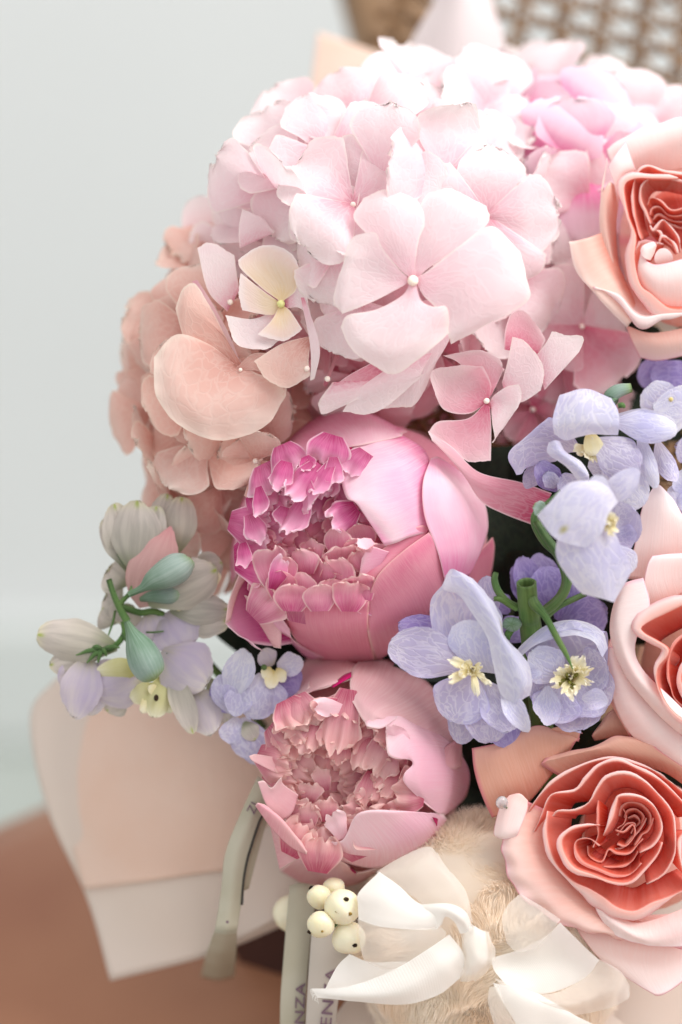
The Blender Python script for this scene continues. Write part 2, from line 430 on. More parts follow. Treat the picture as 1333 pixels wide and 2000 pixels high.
M['pg_rose'] = petal_mat('peony_guard_rose', [(0, '#E692A4'), (.5, '#EC9CB0'), (.8, '#E4809E'), (1, '#EC9CAE')], vein=('#F4B8C2', .4), su=95, sv=3.5, mott=.5, mott2=('#E26A94', .45, 42), edge=('#F4C6BE', .03, .8), transl=.32, rough=.5, bump=.24)
M['pi_mag'] = petal_mat('peony_inner_magenta', [(0, '#B02A6C'), (.3, '#D06097'), (.6, '#E499BC'), (1, '#F6D8E4')], vein=('#EDA6C6', .35), su=44, sv=2.5, edge=('#FAE4EA', .07, .65), transl=.35, bump=0.25)
M['pi_pale'] = petal_mat('peony_inner_pale', [(0, '#C85486'), (.35, '#E08CA8'), (.7, '#EDB2BE'), (1, '#F5D4CE')], vein=('#F4CFD2', .35), su=44, sv=2.5, edge=('#F8E2DA', .08, .7), transl=.38, bump=.25, mott2=('#E27CA8', .4, 60), mott=.5)
M['p2g'] = petal_mat('peony_shell_pink', [(0, '#DFA3A8'), (.4, '#EAB8BA'), (.8, '#EFC8C9'), (1, '#F3D4D2')], vein=('#F7DEDC', .35), su=80, sv=3, mott=.5, mott2=('#E79CB4', .42, 42), edge=('#F8E3DD', .035, .6), transl=.32, bump=.24)
M['p2l'] = petal_mat('peony_shell_light', [(0, '#F0BCC8'), (.5, '#F6D0D9'), (1, '#F8DEE2')], vein=('#FBEAEE', .35), su=80, sv=3, mott=.5, mott2=('#EFA6C6', .45, 38), edge=('#FAE9E6', .035, .6), transl=.32, bump=.24)
M['p2i'] = petal_mat('peony_inner_rose', [(0, '#B84468'), (.28, '#D98A9A'), (.6, '#E8B0B2'), (1, '#F3CFC9')], vein=('#F3C9C8', .35), su=44, sv=2.5, edge=('#F7DFD6', .07, .6), transl=.4, bump=.25)
M['crim'] = petal_mat('peony_crimson_slit', [(0, '#A00D4E'), (1, '#CC2B70')], transl=.2, bump=.3)
M['rose_in'] = petal_mat('rose_inner_coral', [(0, '#C2281F'), (.3, '#E0664F'), (.5, '#F09C8A'), (.7, '#F7BEB2'), (.92, '#FAD8D0'), (1, '#FADCD6')], vein=('#F6BCAC', .15), su=24, sv=2, mott=.14, transl=.5, rough=.55, bump=.16)
M['rose_mid'] = petal_mat('rose_mid_coral', [(0, '#DE5C48'), (.28, '#EE907C'), (.46, '#F6B6A6'), (.64, '#F9D4CA'), (.85, '#FDECE9'), (1, '#F9D8DA')], vein=('#FAE0DA', .12), su=24, sv=2, mott=.16, transl=.5, rough=.55, bump=.16)
M['rose_pink'] = petal_mat('rose_outer_pink', [(0, '#F0B6A6'), (.35, '#F6CABC'), (.7, '#F9DED6'), (1, '#FADFE2')], mott2=('#EFA8A0', .3, 30), vein=('#FCEEE8', .22), su=40, sv=2.5, mott=.4, edge=('#EC8CA8', .045, .6), transl=.36, rough=.5, bump=.2)
M['rose_pale'] = petal_mat('rose_pale_pink', [(0, '#F8D8D0'), (.4, '#FBE6E2'), (.8, '#FCEFED'), (1, '#FCF0F1')], mott2=('#F4C0C0', .35, 30), vein=('#FDF6F4', .22), su=40, sv=2.5, mott=.4, edge=('#F3A8BC', .035, .55), transl=.34, rough=.5, bump=.2)
M['rose_tan'] = petal_mat('rose_outer_tan', [(0, '#DC9A84'), (.5, '#E4AE98'), (1, '#EAB8A8')], vein=('#EFC4B2', .3), su=50, sv=2.5, edge=('#E8859C', .05, .6), transl=.3, rough=.55, bump=.22)
M['rose_peach'] = petal_mat('rose_peach', [(0, '#F0A894'), (.4, '#F9D2C4'), (.8, '#FBE4DA'), (1, '#FCEEEA')], vein=('#FAE4DA', .2), su=26, sv=2.5, transl=.3, rough=.45, bump=.14)
M['del'] = petal_mat('delphinium_lilac', [(0, '#DCD6E8'), (.35, '#C6C0DC'), (.75, '#CAC5E2'), (1, '#D8D5EC')], vein=('#F1EFF8', .5), style='net', su=8, sv=5, mott2=('#B2A8D2', .45, 80), edge=('#BCB6E4', .05, .5), transl=.42, rough=.5, bump=.5)
M['del_lt'] = petal_mat('delphinium_pale_blue', [(0, '#E4E2EE'), (.4, '#D4D3EC'), (.8, '#E0E1F3'), (1, '#EAEAF6')], vein=('#F8F8FC', .5), style='net', su=8, sv=4, mott2=('#BEBBE6', .45, 60), transl=.45, rough=.55, bump=.5)
M['del_spot'] = petal_mat('delphinium_pale_spotted', [(0, '#E2DFEE'), (.4, '#D6D5EE'), (.8, '#DDDDF2'), (1, '#E2E2F4')], vein=('#F6F6FB', .4), style='net', su=8, sv=4, tipspot=('#B9B458', .86, .10), transl=.42, rough=.5, bump=.5)
M['del_dk'] = petal_mat('delphinium_violet', [(0, '#8A76B0'), (.5, '#9686C0'), (1, '#AC9ED0')], vein=('#C6BBE0', .4), style='net', su=8, sv=5, transl=.35, bump=.4)
M['del_gr'] = petal_mat('delphinium_greenish', [(0, '#8E9474'), (.3, '#C3BCB0'), (.7, '#CDC4BC'), (1, '#DAD4B8')], vein=('#8F8A84', .45), su=7, sv=1.2, tipspot=('#9CAE3C', .9, .16), transl=.35, bump=.3)
M['del_grl'] = petal_mat('delphinium_lilac_shaded', [(0, '#B4AE90'), (.3, '#C8BEC4'), (.7, '#D2C8CA'), (1, '#DED6CC')], vein=('#A498BC', .35), su=8, sv=1.4, mott2=('#B5A6CE', .5, 60), transl=.35, bump=.3)
M['bee'] = petal_mat('delphinium_bee_cream', [(0, '#DCCB86'), (.4, '#EFE6BE'), (1, '#F6F2E2')], vein=('#E8D890', .3), su=6, sv=1.5, transl=.35, bump=.3)
M['yel'] = petal_mat('delphinium_yellow', [(0, '#A9A560'), (.4, '#D6D2A0'), (1, '#E8E4CC')], vein=('#C9C47C', .3), su=6, sv=1.5, transl=.35, bump=.3)
M['anther'] = plain('anther_olive', '#5B5A22', '#8A8636', 800, .7)
M['green'] = petal_mat('stem_green', [(0, '#2C4A22'), (.5, '#3C5E2C'), (1, '#557640')], vein=('#7E9A60', .35), su=10, sv=2, transl=.05, rough=.5, bump=.4, mott2=('#6E7C48', .35, 120))
M['green_cut'] = plain('stem_cut', '#6E8C40', '#4D6A2A', 500, .6)
M['leaf'] = petal_mat('leaf_green_gap_shade', [(0, '#0E160E'), (.5, '#141E13'), (1, '#1E2C1A')], vein=('#2C3A24', .3), style='net', su=10, sv=8, transl=.15, rough=.5, bump=.5)  # near-black green carries the shade of the gaps between flowers
M['bud'] = petal_mat('bud_blue_green', [(0, '#4A6A40'), (.3, '#6C8870'), (.7, '#90A39A'), (1, '#869E54')], vein=('#B4C2BA', .4), su=16, sv=1.4, mott=.5, mott2=('#56785E', .5, 90), transl=.15, rough=.65, bump=.4)
M['berry'] = plain('snowberry_skin', '#E2DAB6', '#EBE4CC', 60, .4, .4, .15, sss=.5)
M['calyx'] = plain('snowberry_calyx', '#1E1610', '#4A3018', 900, .8, bump=.8)
M['blem'] = plain('snowberry_blemish', '#A8904A', '#8A6A30', 900, .8)
M['fur'] = plain('fur_cream', '#FFF4E6', '#FFFBF4', 40, 1.0, .0, bump=0, transl=.6)
M['satin'] = ribbon_mat('satin_ivory', '#FBFAF6', 0.0, 60, 60, .36)
M['sheer'] = ribbon_mat('organza_ivory', '#FBF8F2', .95, 70, 70, .35)
M['pr_rib'] = plain('printed_ribbon_grey', '#B9B29C', '#C4BEAC', 60, .6, transl=.2)
M['pr_rib2'] = plain('printed_ribbon_warm_grey', '#C4BBB0', '#CEC4BA', 60, .6, transl=.2)
M['ink'] = plain('ribbon_ink', '#6A5260', '#7E6670', 400, .7)
M['ink2'] = plain('ribbon_ink_dark', '#2E2A26', '#3E3A34', 400, .7)
M['paper_peach'] = plain('wrap_paper_peach', '#F2D6C4', '#F5E0D2', 25, .75, transl=.35, bump=.25, bscale=400)
M['paper_pale'] = plain('wrap_paper_pale', '#EADDD2', '#ECE1D8', 15, .7, transl=.35, bump=.1)
M['paper_white'] = plain('wrap_paper_white_pink', '#EADFDF', '#EDE4E4', 15, .7, transl=.4, bump=.1)
M['wood'] = plain('chair_wood', '#7E6144', '#94765A', 25, .55, bump=.3, stretch=(1, 1, .15))
M['cane'] = plain('cane_strand', '#64482E', '#947250', 200, .55, bump=.3)
M['leather'] = plain('seat_leather', '#8A5640', '#B07E60', 5, .5, bump=.15)
M['wall'] = plain('wall_paint', '#D5D7D7', '#D9DBDB', 2, .8, bump=.05)
M['skirt'] = plain('skirting_paint', '#CDD1CF', '#D1D5D3', 3, .5, bump=.03)
M['floor'] = plain('floor_pale', '#A9AFA9', '#B4BAB4', 4, .5, bump=.05)
m, nt, N, L = nodes_of('water_drop')
p = N.new('ShaderNodeBsdfPrincipled'); p.inputs['Roughness'].default_value = .08; p.inputs['Transmission Weight'].default_value = .7
p.inputs['Base Color'].default_value = (.95, .95, .97, 1); p.inputs['IOR'].default_value = 1.4
o_ = N.new('ShaderNodeOutputMaterial'); L.new(p.outputs[0], o_.inputs[0]); M['drop'] = m

M['dusty'] = petal_mat('dusty_pink', [(0, '#B9938E'), (.5, '#CFA2A0'), (1, '#D09094')], vein=('#E0BCB8', .3), su=12, sv=2, transl=.3, bump=.3)
M['box'] = plain('shade_dark_brown', '#3C1C12', '#4E281A', 12, .6, bump=.1)  # brown of the dark sheet that stands in for shade under the bouquet
# ------------------------------------------------------------------ peonies
def stem_of(th, pts, r=13):
    tube('stem', pts, [r] * len(pts), M['green'], th)
HUB = (930, 2230, -900)      # where all stems of the bouquet are bound together

def inner_whorl(th, cx, cy, z0, rx, ry, depth, rings, mat, tf=None, seed=3, tilt=.35, keep=None, ball=None, lenf=1.0, zsign=1):
    """rings: (radius fraction, count, petal length, width); outer petals lie over the inner ones"""
    r = np.random.RandomState(seed)
    for (q, n, Ln, wd) in rings:
        a0 = r.uniform(0, 6.28)
        for k in range(n):
            a = a0 + 2 * math.pi * k / n + r.normal() * .12
            qq = q + r.normal() * .035
            ca, sa = math.cos(a), math.sin(a)
            tx, ty = cx + ca * rx * qq, cy + sa * ry * qq
            if keep and not keep(tx, ty): continue
            if ball is not None and ((tx + ca * Ln * .6 - ball[0]) / ball[3]) ** 2 + ((ty + sa * Ln * .6 - ball[1]) / ball[4]) ** 2 > .88: continue
            Lr = Ln * r.uniform(.85, 1.2) * lenf
            bx, by = cx + ca * (rx * qq + Lr), cy + sa * (ry * qq + Lr)
            zt = z0 + depth * max(qq, 0) ** 1.3 + r.normal() * 3
            off = a + r.normal() * .25
            bx += -sa * r.normal() * Lr * .18; by += ca * r.normal() * Lr * .18
            n_ = (-ca * tilt, -sa * tilt, 1)
            m = mat(tx, ty, r) if callable(mat) else mat
            wv = wd * r.uniform(.8, 1.35)
            tp(th, m, (bx, by, zt - 8), (tx, ty, zt), wv, tf=tf, n=n_, arch=r.uniform(.05, .3), cup=r.uniform(-.5, .1),
               shape='frill', tr=.25, curl=r.uniform(-.15, .4), amp=1.2, k=.08, ruf=r.uniform(1.5, 4.0), rk=.12, nu=25, nv=14,
               seed=r.randint(1e6), lobes=wv / 22, lobe_amp=r.uniform(.06, .13), twist=r.normal() * .14)

# --- the upper, magenta-hearted peony
TA = T(400, 780, 2.2217)
BA = (710.5, 1050, -215, 257, 244, 215)
pa = Thing('peony', 'large bright pink peony bud with a magenta ruffled heart, above the other peony', 'peony', (740, 1100, -380), 'peonies in the bouquet')
stem_of(pa, [(740, 1100, -330), (800, 1500, -600), HUB])
def A(mat, rows, **k):
    k.setdefault('nu', 28); k.setdefault('nv', 26)
    return net(pa, M[mat], rows, TA, BA, **k)
# the closed body of the bud under the guard petals
blob('bud_core', (712, 1052, -235), (240, 229, 105), M['pg_rose'], pa, 40, 26)
# top crescent
A('pg', [[(290, 310, -60), (420, 120, -60), (640, 40, -70), (880, 140, -60)], [(330, 268, -2), (455, 150, -2), (680, 68, -2), (856, 150, 0)],
         [(372, 266, 12), (520, 180, 18), (700, 118, 20), (860, 152, 8)], [(430, 266, 8), (590, 216, 14), (715, 194, 16), (857, 158, 8)]], zoff=5, cr_amp=1.2)
# big pale upper right petal
A('pg_light', [[(850, 150, -12), (965, 235, 0), (985, 400, 2), (975, 575, 0)], [(750, 172, 14), (850, 300, 26), (880, 450, 28), (885, 600, 14)],
         [(650, 208, 16), (730, 330, 32), (770, 490, 34), (835, 622, 16)], [(572, 262, 14), (612, 420, 24), (690, 400, 26), (662, 470, 26), (780, 636, 14)][0:2] + [(668, 462, 26), (782, 636, 14)]],
  zoff=3, cr_amp=4.5, cr_k=.028, edge_ruf=2.5)
# creased petal between
A('pg_rose', [[(760, 880, 0), (860, 740, 4), (975, 560, 8)], [(700, 850, 6), (770, 740, 14), (930, 550, 12)], [(655, 842, 4), (690, 740, 14), (800, 625, 14)]], zoff=0, cr_amp=2)
A('pg', [[(700, 800, 0), (760, 720, 4), (800, 660, 8)], [(668, 830, 6), (690, 740, 12), (720, 640, 14)], [(640, 838, 4), (668, 770, 12), (682, 690, 12)]], zoff=1, cr_amp=2)
# lower right petal
A('pg_rose', [[(742, 1142, -10), (890, 1030, -8), (1000, 880, 0), (1048, 770, 6)], [(712, 1030, 12), (850, 920, 20), (960, 790, 22), (1015, 660, 16)],
         [(700, 930, 16), (800, 840, 26), (905, 715, 28), (990, 600, 18)], [(706, 880, 12), (752, 765, 20), (865, 655, 22), (972, 578, 12)]], zoff=5, cr_amp=4.5, cr_k=.028)
# right oblong petal and the dark piece under it
A('pg_rose', [[(1050, 900, -6), (1170, 850, -10), (1240, 780, -16)], [(1080, 760, 2), (1180, 720, 4), (1257, 650, -8)], [(1140, 680, 6), (1200, 650, 4), (1252, 600, -8)]], zoff=4, cr_amp=1.5)
A('pg_light', [[(1040, 790, 6), (1090, 790, 10), (1145, 765, 2)], [(1008, 650, 22), (1120, 655, 32), (1200, 650, 10)], [(958, 500, 26), (1090, 510, 40), (1226, 540, -2)],
         [(950, 360, 26), (1050, 375, 38), (1180, 385, 4)], [(982, 256, 12), (1010, 250, 16), (1050, 270, 8)]], zoff=9, cr_amp=3.5, cr_k=.03)
# bottom front petal
A('pg_rose', [[(450, 1120, -10), (600, 1148, -10), (742, 1142, -6)], [(372, 1000, 10), (540, 1020, 24), (712, 1010, 16)],
         [(344, 920, 16), (525, 915, 28), (712, 915, 20)], [(350, 886, 12), (545, 846, 20), (716, 874, 12)]], zoff=10, cr_amp=3.2, cr_k=.03)
A('pg', [[(380, 1060, 0), (430, 1110, -6), (470, 1130, -8)], [(372, 1030, 10), (420, 1070, 8), (520, 1120, 4)]], zoff=11, nu=10, nv=8, cr_amp=.5)
# left outer sheath
A('pg', [[(340, 250, -30), (180, 400, -50), (118, 640, -50), (118, 800, -40)], [(320, 268, 4), (195, 410, 6), (148, 600, 4), (140, 770, 4)], [(400, 285, 12), (262, 390, 14), (212, 540, 12), (185, 700, 8)]], zoff=0, cr_amp=1.5)
# flaring petals at the lower left
net(pa, M['pi_mag'], [[(240, 720, -60), (330, 900, -60), (380, 1060, -50)], [(190, 740, -10), (215, 930, -40), (300, 1070, -20)], [(140, 790, 20), (128, 960, 10), (200, 1060, 6)], [(172, 740, 50), (96, 965, 50), (252, 1087, 30)]],
    TA, zoff=-120, edge_ruf=3, cr_amp=2)
net(pa, M['p2g'], [[(172, 850, 60), (205, 920, 40), (248, 990, 30), (300, 1075, 20)], [(225, 872, 74), (275, 925, 60), (305, 1000, 46), (322, 1080, 30)], [(240, 885, 60), (298, 905, 56), (330, 950, 50), (332, 1082, 26)]],
    TA, zoff=-112, edge_ruf=2, cr_amp=1, nu=18, nv=12)
net(pa, M['p2g'], [[(200, 745, 30), (150, 830, 30), (110, 960, 30)], [(160, 740, 50), (110, 860, 50), (88, 975, 40)]], TA, zoff=-110, nu=12, nv=8, edge_ruf=2)
net(pa, M['pg'], [[(380, 1040, -40), (260, 960, -30), (230, 800, -20)], [(375, 1030, 0), (300, 960, 20), (262, 780, 30)], [(370, 1000, 10), (310, 900, 30), (290, 790, 34)]], TA, zoff=-95, edge_ruf=2)
# heart: shingled ruffles
zin = BA[2] + 182
def heart_keep(x, y):
    X, Y = (x - 400) * 2.2217, (y - 780) * 2.2217
    return Y < 850 and X < 720
def matA(x, y, r):
    up = (x - 400) * 2.2217 * .25 + (y - 780) * 2.2217 < 720
    return M['pi_mag'] if (up and r.rand() < .85) or r.rand() < .15 else M['pi_pale']
inner_whorl(pa, 612, 1058, zin - 60, 142, 148, 62, [(.04, 4, 44, 44), (.20, 7, 54, 60), (.36, 9, 60, 72), (.52, 10, 64, 84), (.68, 12, 66, 88), (.84, 13, 62, 92), (1.0, 15, 52, 92)], matA, seed=5, keep=heart_keep, ball=BA)
jr = np.random.RandomState(8)
def hp(tx, ty, bx, by, wd, z, mat='pi_mag', **k):
    wd *= jr.uniform(.8, 1.25); tx += jr.normal() * 8; ty += jr.normal() * 8; z += jr.normal() * 3; k.setdefault('curl', jr.uniform(.05, .5))
    if mat == 'pi_pale' and jr.rand() < .45: k.update(shape='frill', lobes=wd * TA.sc / 22)
    k.setdefault('curl', .15); k.setdefault('serr', 1.6); k.setdefault('teeth', 2)
    z -= 24 if mat == 'pi_pale' else (10 if mat == 'pi_mag' else 0)
    q_ = 1.28 if mat == 'pi_pale' else 1.05; wd *= q_; bx = tx + (bx - tx) * 1.2; by = ty + (by - ty) * 1.2
    tp(pa, M[mat], (bx, by, 0), (tx, ty, 14), wd, tf=TA, zoff=z, n=(-.15 + .3 * jr.normal(), -.1 + .3 * jr.normal(), 1), arch=jr.uniform(.02, .22), cup=jr.uniform(-.45, .15), twist=jr.normal() * .12, fold=.05, shape=k.pop('shape', 'frill'), tr=.3, ruf=3, rk=.14, amp=1, nu=25, nv=16, lobes=k.pop('lobes', wd * TA.sc / 20), lobe_amp=.09, **k)
for a in [(335, 388, 350, 290, 100, 2), (455, 300, 440, 258, 70, 4), (272, 505, 240, 400, 92, -6), (378, 445, 470, 300, 92, 0), (372, 592, 440, 440, 105, -6), (318, 562, 345, 480, 84, -8),
          (490, 418, 540, 300, 84, 2), (490, 475, 440, 360, 110, 2), (555, 355, 560, 270, 95, 6), (545, 545, 640, 480, 140, -6), (240, 620, 200, 520, 84, -14), (200, 730, 170, 640, 70, -20), (330, 690, 300, 800, 90, -12)]:
    hp(*a)
for a in [(445, 752, 440, 860, 110, 12), (595, 682, 600, 815, 118, 14), (605, 628, 610, 740, 130, 2), (505, 690, 510, 790, 120, 2), (430, 650, 440, 740, 100, -6), (380, 790, 380, 900, 120, 16), (500, 800, 500, 900, 120, 18), (620, 800, 630, 900, 120, 18), (560, 730, 570, 820, 100, 6), (350, 690, 360, 790, 90, -4), (660, 600, 700, 690, 100, 4), (480, 610, 470, 700, 90, -14), (655, 535, 690, 640, 110, 6),
          (600, 545, 590, 660, 90, -4), (690, 640, 740, 740, 110, 12), (545, 780, 560, 860, 130, 8), (650, 760, 690, 860, 100, 10), (350, 740, 330, 850, 100, -4), (270, 650, 300, 800, 110, -8), (480, 640, 500, 720, 80, -12)]:
    hp(*a, mat='pi_pale', serr=.7, shape='shell', lobes=0)
hp(665, 650, 720, 620, 60, 22, mat='p2l', curl=.4)
A('crim', [[(480, 262, 0), (560, 215, 6), (640, 205, 10)], [(500, 275, 4), (580, 250, 12), (640, 240, 14)]], zoff=8, nu=12, nv=6)

# --- the lower, paler peony
TB = T(460, 1260, 2.666)
BB = (712, 1503, -215, 205, 217, 205)
pb = Thing('peony', 'pale pink half-open peony with a loose ruffled heart, just above the ivory bow', 'peony', (740, 1540, -360), 'peonies in the bouquet')
stem_of(pb, [(740, 1540, -330), (820, 1850, -600), HUB])
blob('bud_core', (716, 1506, -232), (190, 198, 98), M['p2g'], pb, 40, 26)
def B(mat, rows, **k):
    k.setdefault('nu', 28); k.setdefault('nv', 24)
    return net(pb, M[mat], rows, TB, BB, **k)
B('p2g', [[(260, 250, -60), (400, 50, -70), (640, 100, -50)], [(288, 218, 2), (395, 90, 4), (612, 128, 4)], [(345, 262, 14), (470, 190, 26), (604, 172, 14)], [(370, 250, 12), (480, 222, 20), (600, 180, 14)]], zoff=4, edge_ruf=2)
B('p2g', [[(140, 360, -40), (220, 200, -50), (310, 170, -30)], [(180, 338, 4), (262, 226, 8), (385, 160, 8)], [(195, 348, 10), (330, 280, 16), (388, 215, 12)]], zoff=1, edge_ruf=2)
B('p2g', [[(640, 90, -30), (850, 90, -40), (1070, 260, -40), (1180, 480, -30)], [(608, 132, 12), (790, 210, 26), (950, 330, 28), (1110, 540, 12)],
         [(596, 205, 20), (690, 300, 36), (800, 390, 30), (1080, 590, 10)], [(604, 280, 14), (680, 408, 22), (770, 400, 22), (1050, 590, 8)]], zoff=6, cr_amp=1.8, cr_k=.03)
B('p2l', [[(675, 402, 20), (770, 350, 26), (850, 345, 20)], [(684, 424, 30), (760, 434, 34), (838, 385, 26)]], zoff=9, nu=14, nv=8)
B('p2l', [[(880, 350, -4), (1110, 500, -8), (1210, 640, -24), (1200, 790, -24), (1090, 890, -10)], [(860, 352, 16), (1000, 480, 26), (1090, 610, 30), (1110, 750, 26), (1085, 885, 8)],
         [(838, 346, 24), (880, 480, 36), (950, 610, 36), (980, 750, 28), (1060, 884, 10)], [(784, 400, 20), (800, 570, 26), (920, 610, 26), (872, 705, 22), (1010, 842, 10)]], zoff=10, cr_amp=1.5, jag=1.6, jagk=20)
B('p2g', [[(1050, 560, 10), (1140, 500, 10), (1178, 480, 4)], [(1040, 600, 20), (1110, 610, 24), (1180, 600, 8)], [(1085, 640, 14), (1140, 645, 14), (1178, 630, 6)]], zoff=13, nu=14, nv=10, cr_amp=.6)
B('p2l', [[(400, 1012, -6), (560, 1128, -10), (780, 1160, -12), (990, 1062, -10), (1102, 905, -6)], [(410, 1004, 6), (570, 1070, 20), (770, 1050, 32), (950, 980, 30), (1092, 895, 8)],
         [(405, 1000, 10), (560, 1030, 22), (655, 900, 34), (850, 880, 34), (1085, 885, 10)], [(404, 994, 6), (552, 1020, 14), (645, 874, 24), (860, 866, 22), (1085, 880, 8)]], zoff=12, cr_amp=1.5, cr_k=.03)
B('p2g', [[(230, 1170, -40), (400, 1258, -40), (640, 1240, -40), (740, 1160, -30)], [(290, 1120, 4), (430, 1190, 10), (560, 1190, 8), (640, 1190, 0)], [(308, 1090, 10), (430, 1085, 14), (560, 1130, 10), (625, 1186, 4)]], zoff=6, cr_amp=1.5)
B('p2g', [[(600, 1240, -30), (680, 1220, -30), (760, 1160, -30)], [(620, 1190, 0), (680, 1180, 4), (745, 1158, 0)]], zoff=3, nu=12, nv=8)
# left folds
net(pb, M['p2g'], [[(180, 930, -50), (205, 1050, -70), (230, 1170, -90)], [(205, 940, -40), (255, 1060, -50), (300, 1130, -60)], [(290, 1030, -40), (330, 1080, -40), (385, 1085, -40)]], TB, zoff=-70)
net(pb, M['p2g'], [[(104, 835, 30), (185, 950, 10), (285, 1050, 0), (372, 1090, -4)], [(118, 822, 44), (212, 890, 36), (292, 975, 24), (372, 1080, 6)], [(150, 830, 10), (235, 905, -16), (320, 1000, -20), (385, 1075, -20)]], TB, zoff=-50, edge_ruf=1)
net(pb, M['p2g'], [[(210, 930, -40), (290, 880, -40), (330, 780, -40)], [(150, 810, -4), (205, 800, -20), (255, 730, -10)], [(116, 712, 30), (150, 708, 26), (188, 744, 6), (240, 690, 20)]], TB, zoff=-50, edge_ruf=1.5)
net(pb, M['p2g'], [[(280, 700, -40), (300, 600, -40)], [(160, 640, -4), (180, 580, -10)], [(84, 600, 16), (72, 580, 18), (98, 568, 12)]], TB, zoff=-60, edge_ruf=1.5)
zb = BB[2] + 168
inner_whorl(pb, 632, 1530, zb - 62, 128, 128, 64, [(.04, 4, 44, 40), (.20, 7, 50, 54), (.36, 9, 56, 66), (.52, 10, 60, 76), (.68, 12, 60, 80), (.84, 13, 58, 84), (1.0, 15, 50, 84)], M['p2i'], seed=21, ball=BB,
            keep=lambda x, y: not ((x - 460) * 2.666 > 860 or (y - 1260) * 2.666 > 1000))
def hb(tx, ty, bx, by, wd, z, mat='p2i', **k):
    k.setdefault('curl', .15); k.setdefault('serr', 1.8); k.setdefault('teeth', 2); k.setdefault('ruf', 4)
    tp(pb, M[mat], (bx, by, 0), (tx, ty, 10), wd, tf=TB, zoff=z, n=(-.1, -.1, 1), arch=.16, cup=-.2, shape='frill', tr=.3, rk=.14, amp=1, nu=25, nv=16, lobes=wd * TB.sc / 20, lobe_amp=.09, **k)
zz = zb
for a in [(530, 555, 590, 230, 210, 12), (400, 345, 540, 300, 110, 22), (480, 520, 520, 370, 130, 14), (540, 620, 560, 500, 130, 0), (650, 640, 700, 460, 120, 10), (700, 660, 800, 440, 130, 14),
          (620, 560, 700, 420, 110, 6), (760, 700, 830, 520, 130, 12), (740, 760, 850, 640, 160, 12), (690, 830, 720, 660, 150, 8), (560, 850, 700, 900, 170, 4), (640, 760, 700, 860, 150, 6),
          (780, 880, 900, 720, 220, 10), (640, 880, 660, 980, 130, 10), (290, 600, 240, 450, 120, -10), (230, 470, 330, 330, 130, 0), (270, 420, 380, 290, 120, 6), (330, 560, 400, 400, 130, 4),
          (250, 540, 230, 420, 110, -8), (400, 540, 430, 400, 110, 8), (340, 790, 300, 900, 130, -12), (280, 740, 240, 830, 110, -16), (390, 830, 380, 950, 120, -8), (470, 800, 470, 920, 130, -4),
          (440, 640, 470, 760, 100, -16), (400, 720, 380, 820, 120, -14), (520, 880, 560, 1000, 120, 6)]:
    hb(*a[:5], zz + a[5] - 22)
hb(505, 872, 560, 1010, 110, zz - 4, mat='p2l', curl=.3, ruf=6)
hb(405, 325, 560, 330, 95, zz + 4, mat='p2l', curl=.3)
hb(810, 415, 900, 560, 110, zz + 24, mat='p2l', curl=.35)
hb(805, 570, 930, 575, 46, zz + 22, mat='p2l')
for r_ in ([[(500, 215, 0), (560, 160, 4), (605, 140, 6)], [(510, 222, 4), (570, 185, 10), (604, 165, 10)]], [[(800, 470, 6), (830, 480, 8), (850, 490, 8)], [(800, 492, 6), (825, 500, 8), (850, 498, 8)]],
           [[(1028, 898, 20), (1040, 900, 20), (1055, 905, 20)], [(1040, 925, 20), (1045, 930, 20), (1050, 945, 20)]], [[(598, 1160, 8), (612, 1170, 8), (630, 1185, 6)], [(600, 1170, 8), (612, 1182, 8), (626, 1192, 6)]]):
    B('crim', r_, zoff=14, nu=8, nv=5, cr_amp=.3)
# ------------------------------------------------------------------ roses
def rim(th, mat, pts, c, tf, depth=120, lip=26, z=0, kin=.72, nu=40, mid=.93, amp=1.0, dz=None, thick=1.1, wav=4, seed=None, flip=False):
    """rose petal: wall rising from the heart to a traced rim whose lip rolls outward (depth, lip in crop pixels)"""
    seed = rng.randint(1e6) if seed is None else seed
    if lip < 50: lip = lip * .62
    P = np.array([(p[0], p[1], p[2] if len(p) > 2 else 0) for p in pts], float); P = cr(P, nu)
    c = np.array([c[0], c[1], 0.0])
    o = P - c; o[:, 2] = 0; l = np.linalg.norm(o, axis=1, keepdims=True); oh = o / l
    # the true outward normal of the rim curve, blended with the radial one
    tg = np.gradient(P[:, :2], axis=0); nr = np.stack([tg[:, 1], -tg[:, 0]], 1); nr /= np.maximum(np.linalg.norm(nr, axis=1, keepdims=True), 1e-6)
    sg = np.sign((nr * oh[:, :2]).sum(1).mean()); nr *= sg
    ker = np.ones(5) / 5
    for k in (0, 1): nr[:, k] = np.convolve(np.pad(nr[:, k], 2, 'edge'), ker, 'valid')
    oh[:, :2] = .75 * nr + .25 * oh[:, :2]
    zc = np.array([0, 0, 1.0])
    xx = np.linspace(0, 1, nu); rr = np.random.RandomState(seed)
    lw = lip * np.clip(.72 + .42 * np.sin(xx * rr.uniform(5, 9) + rr.uniform(0, 6)) + .22 * np.sin(xx * rr.uniform(14, 22) + rr.uniform(0, 6)), .12, 1.6)[:, None]
    end = np.minimum(1, np.minimum(np.arange(nu), np.arange(nu)[::-1]) / 7.0)[:, None] ** .7 * .93 + .07
    lw = lw * end
    rows = [P - o * (1 - kin) - zc * depth, P - o * (1 - mid) * .6 - oh * 10 - zc * depth * .5, P - oh * 5 - zc * depth * .12, P, P + oh * lw * .6 - zc * lw * .08, P + oh * lw - zc * lw * .45]
    G = cr(np.array(rows), 26)
    G = tf(G); G[..., 2] += z
    finish(G, amp, .06, wav * .5, .12, 0, seed)
    return sheet('petal', G, M[mat], th, thick)

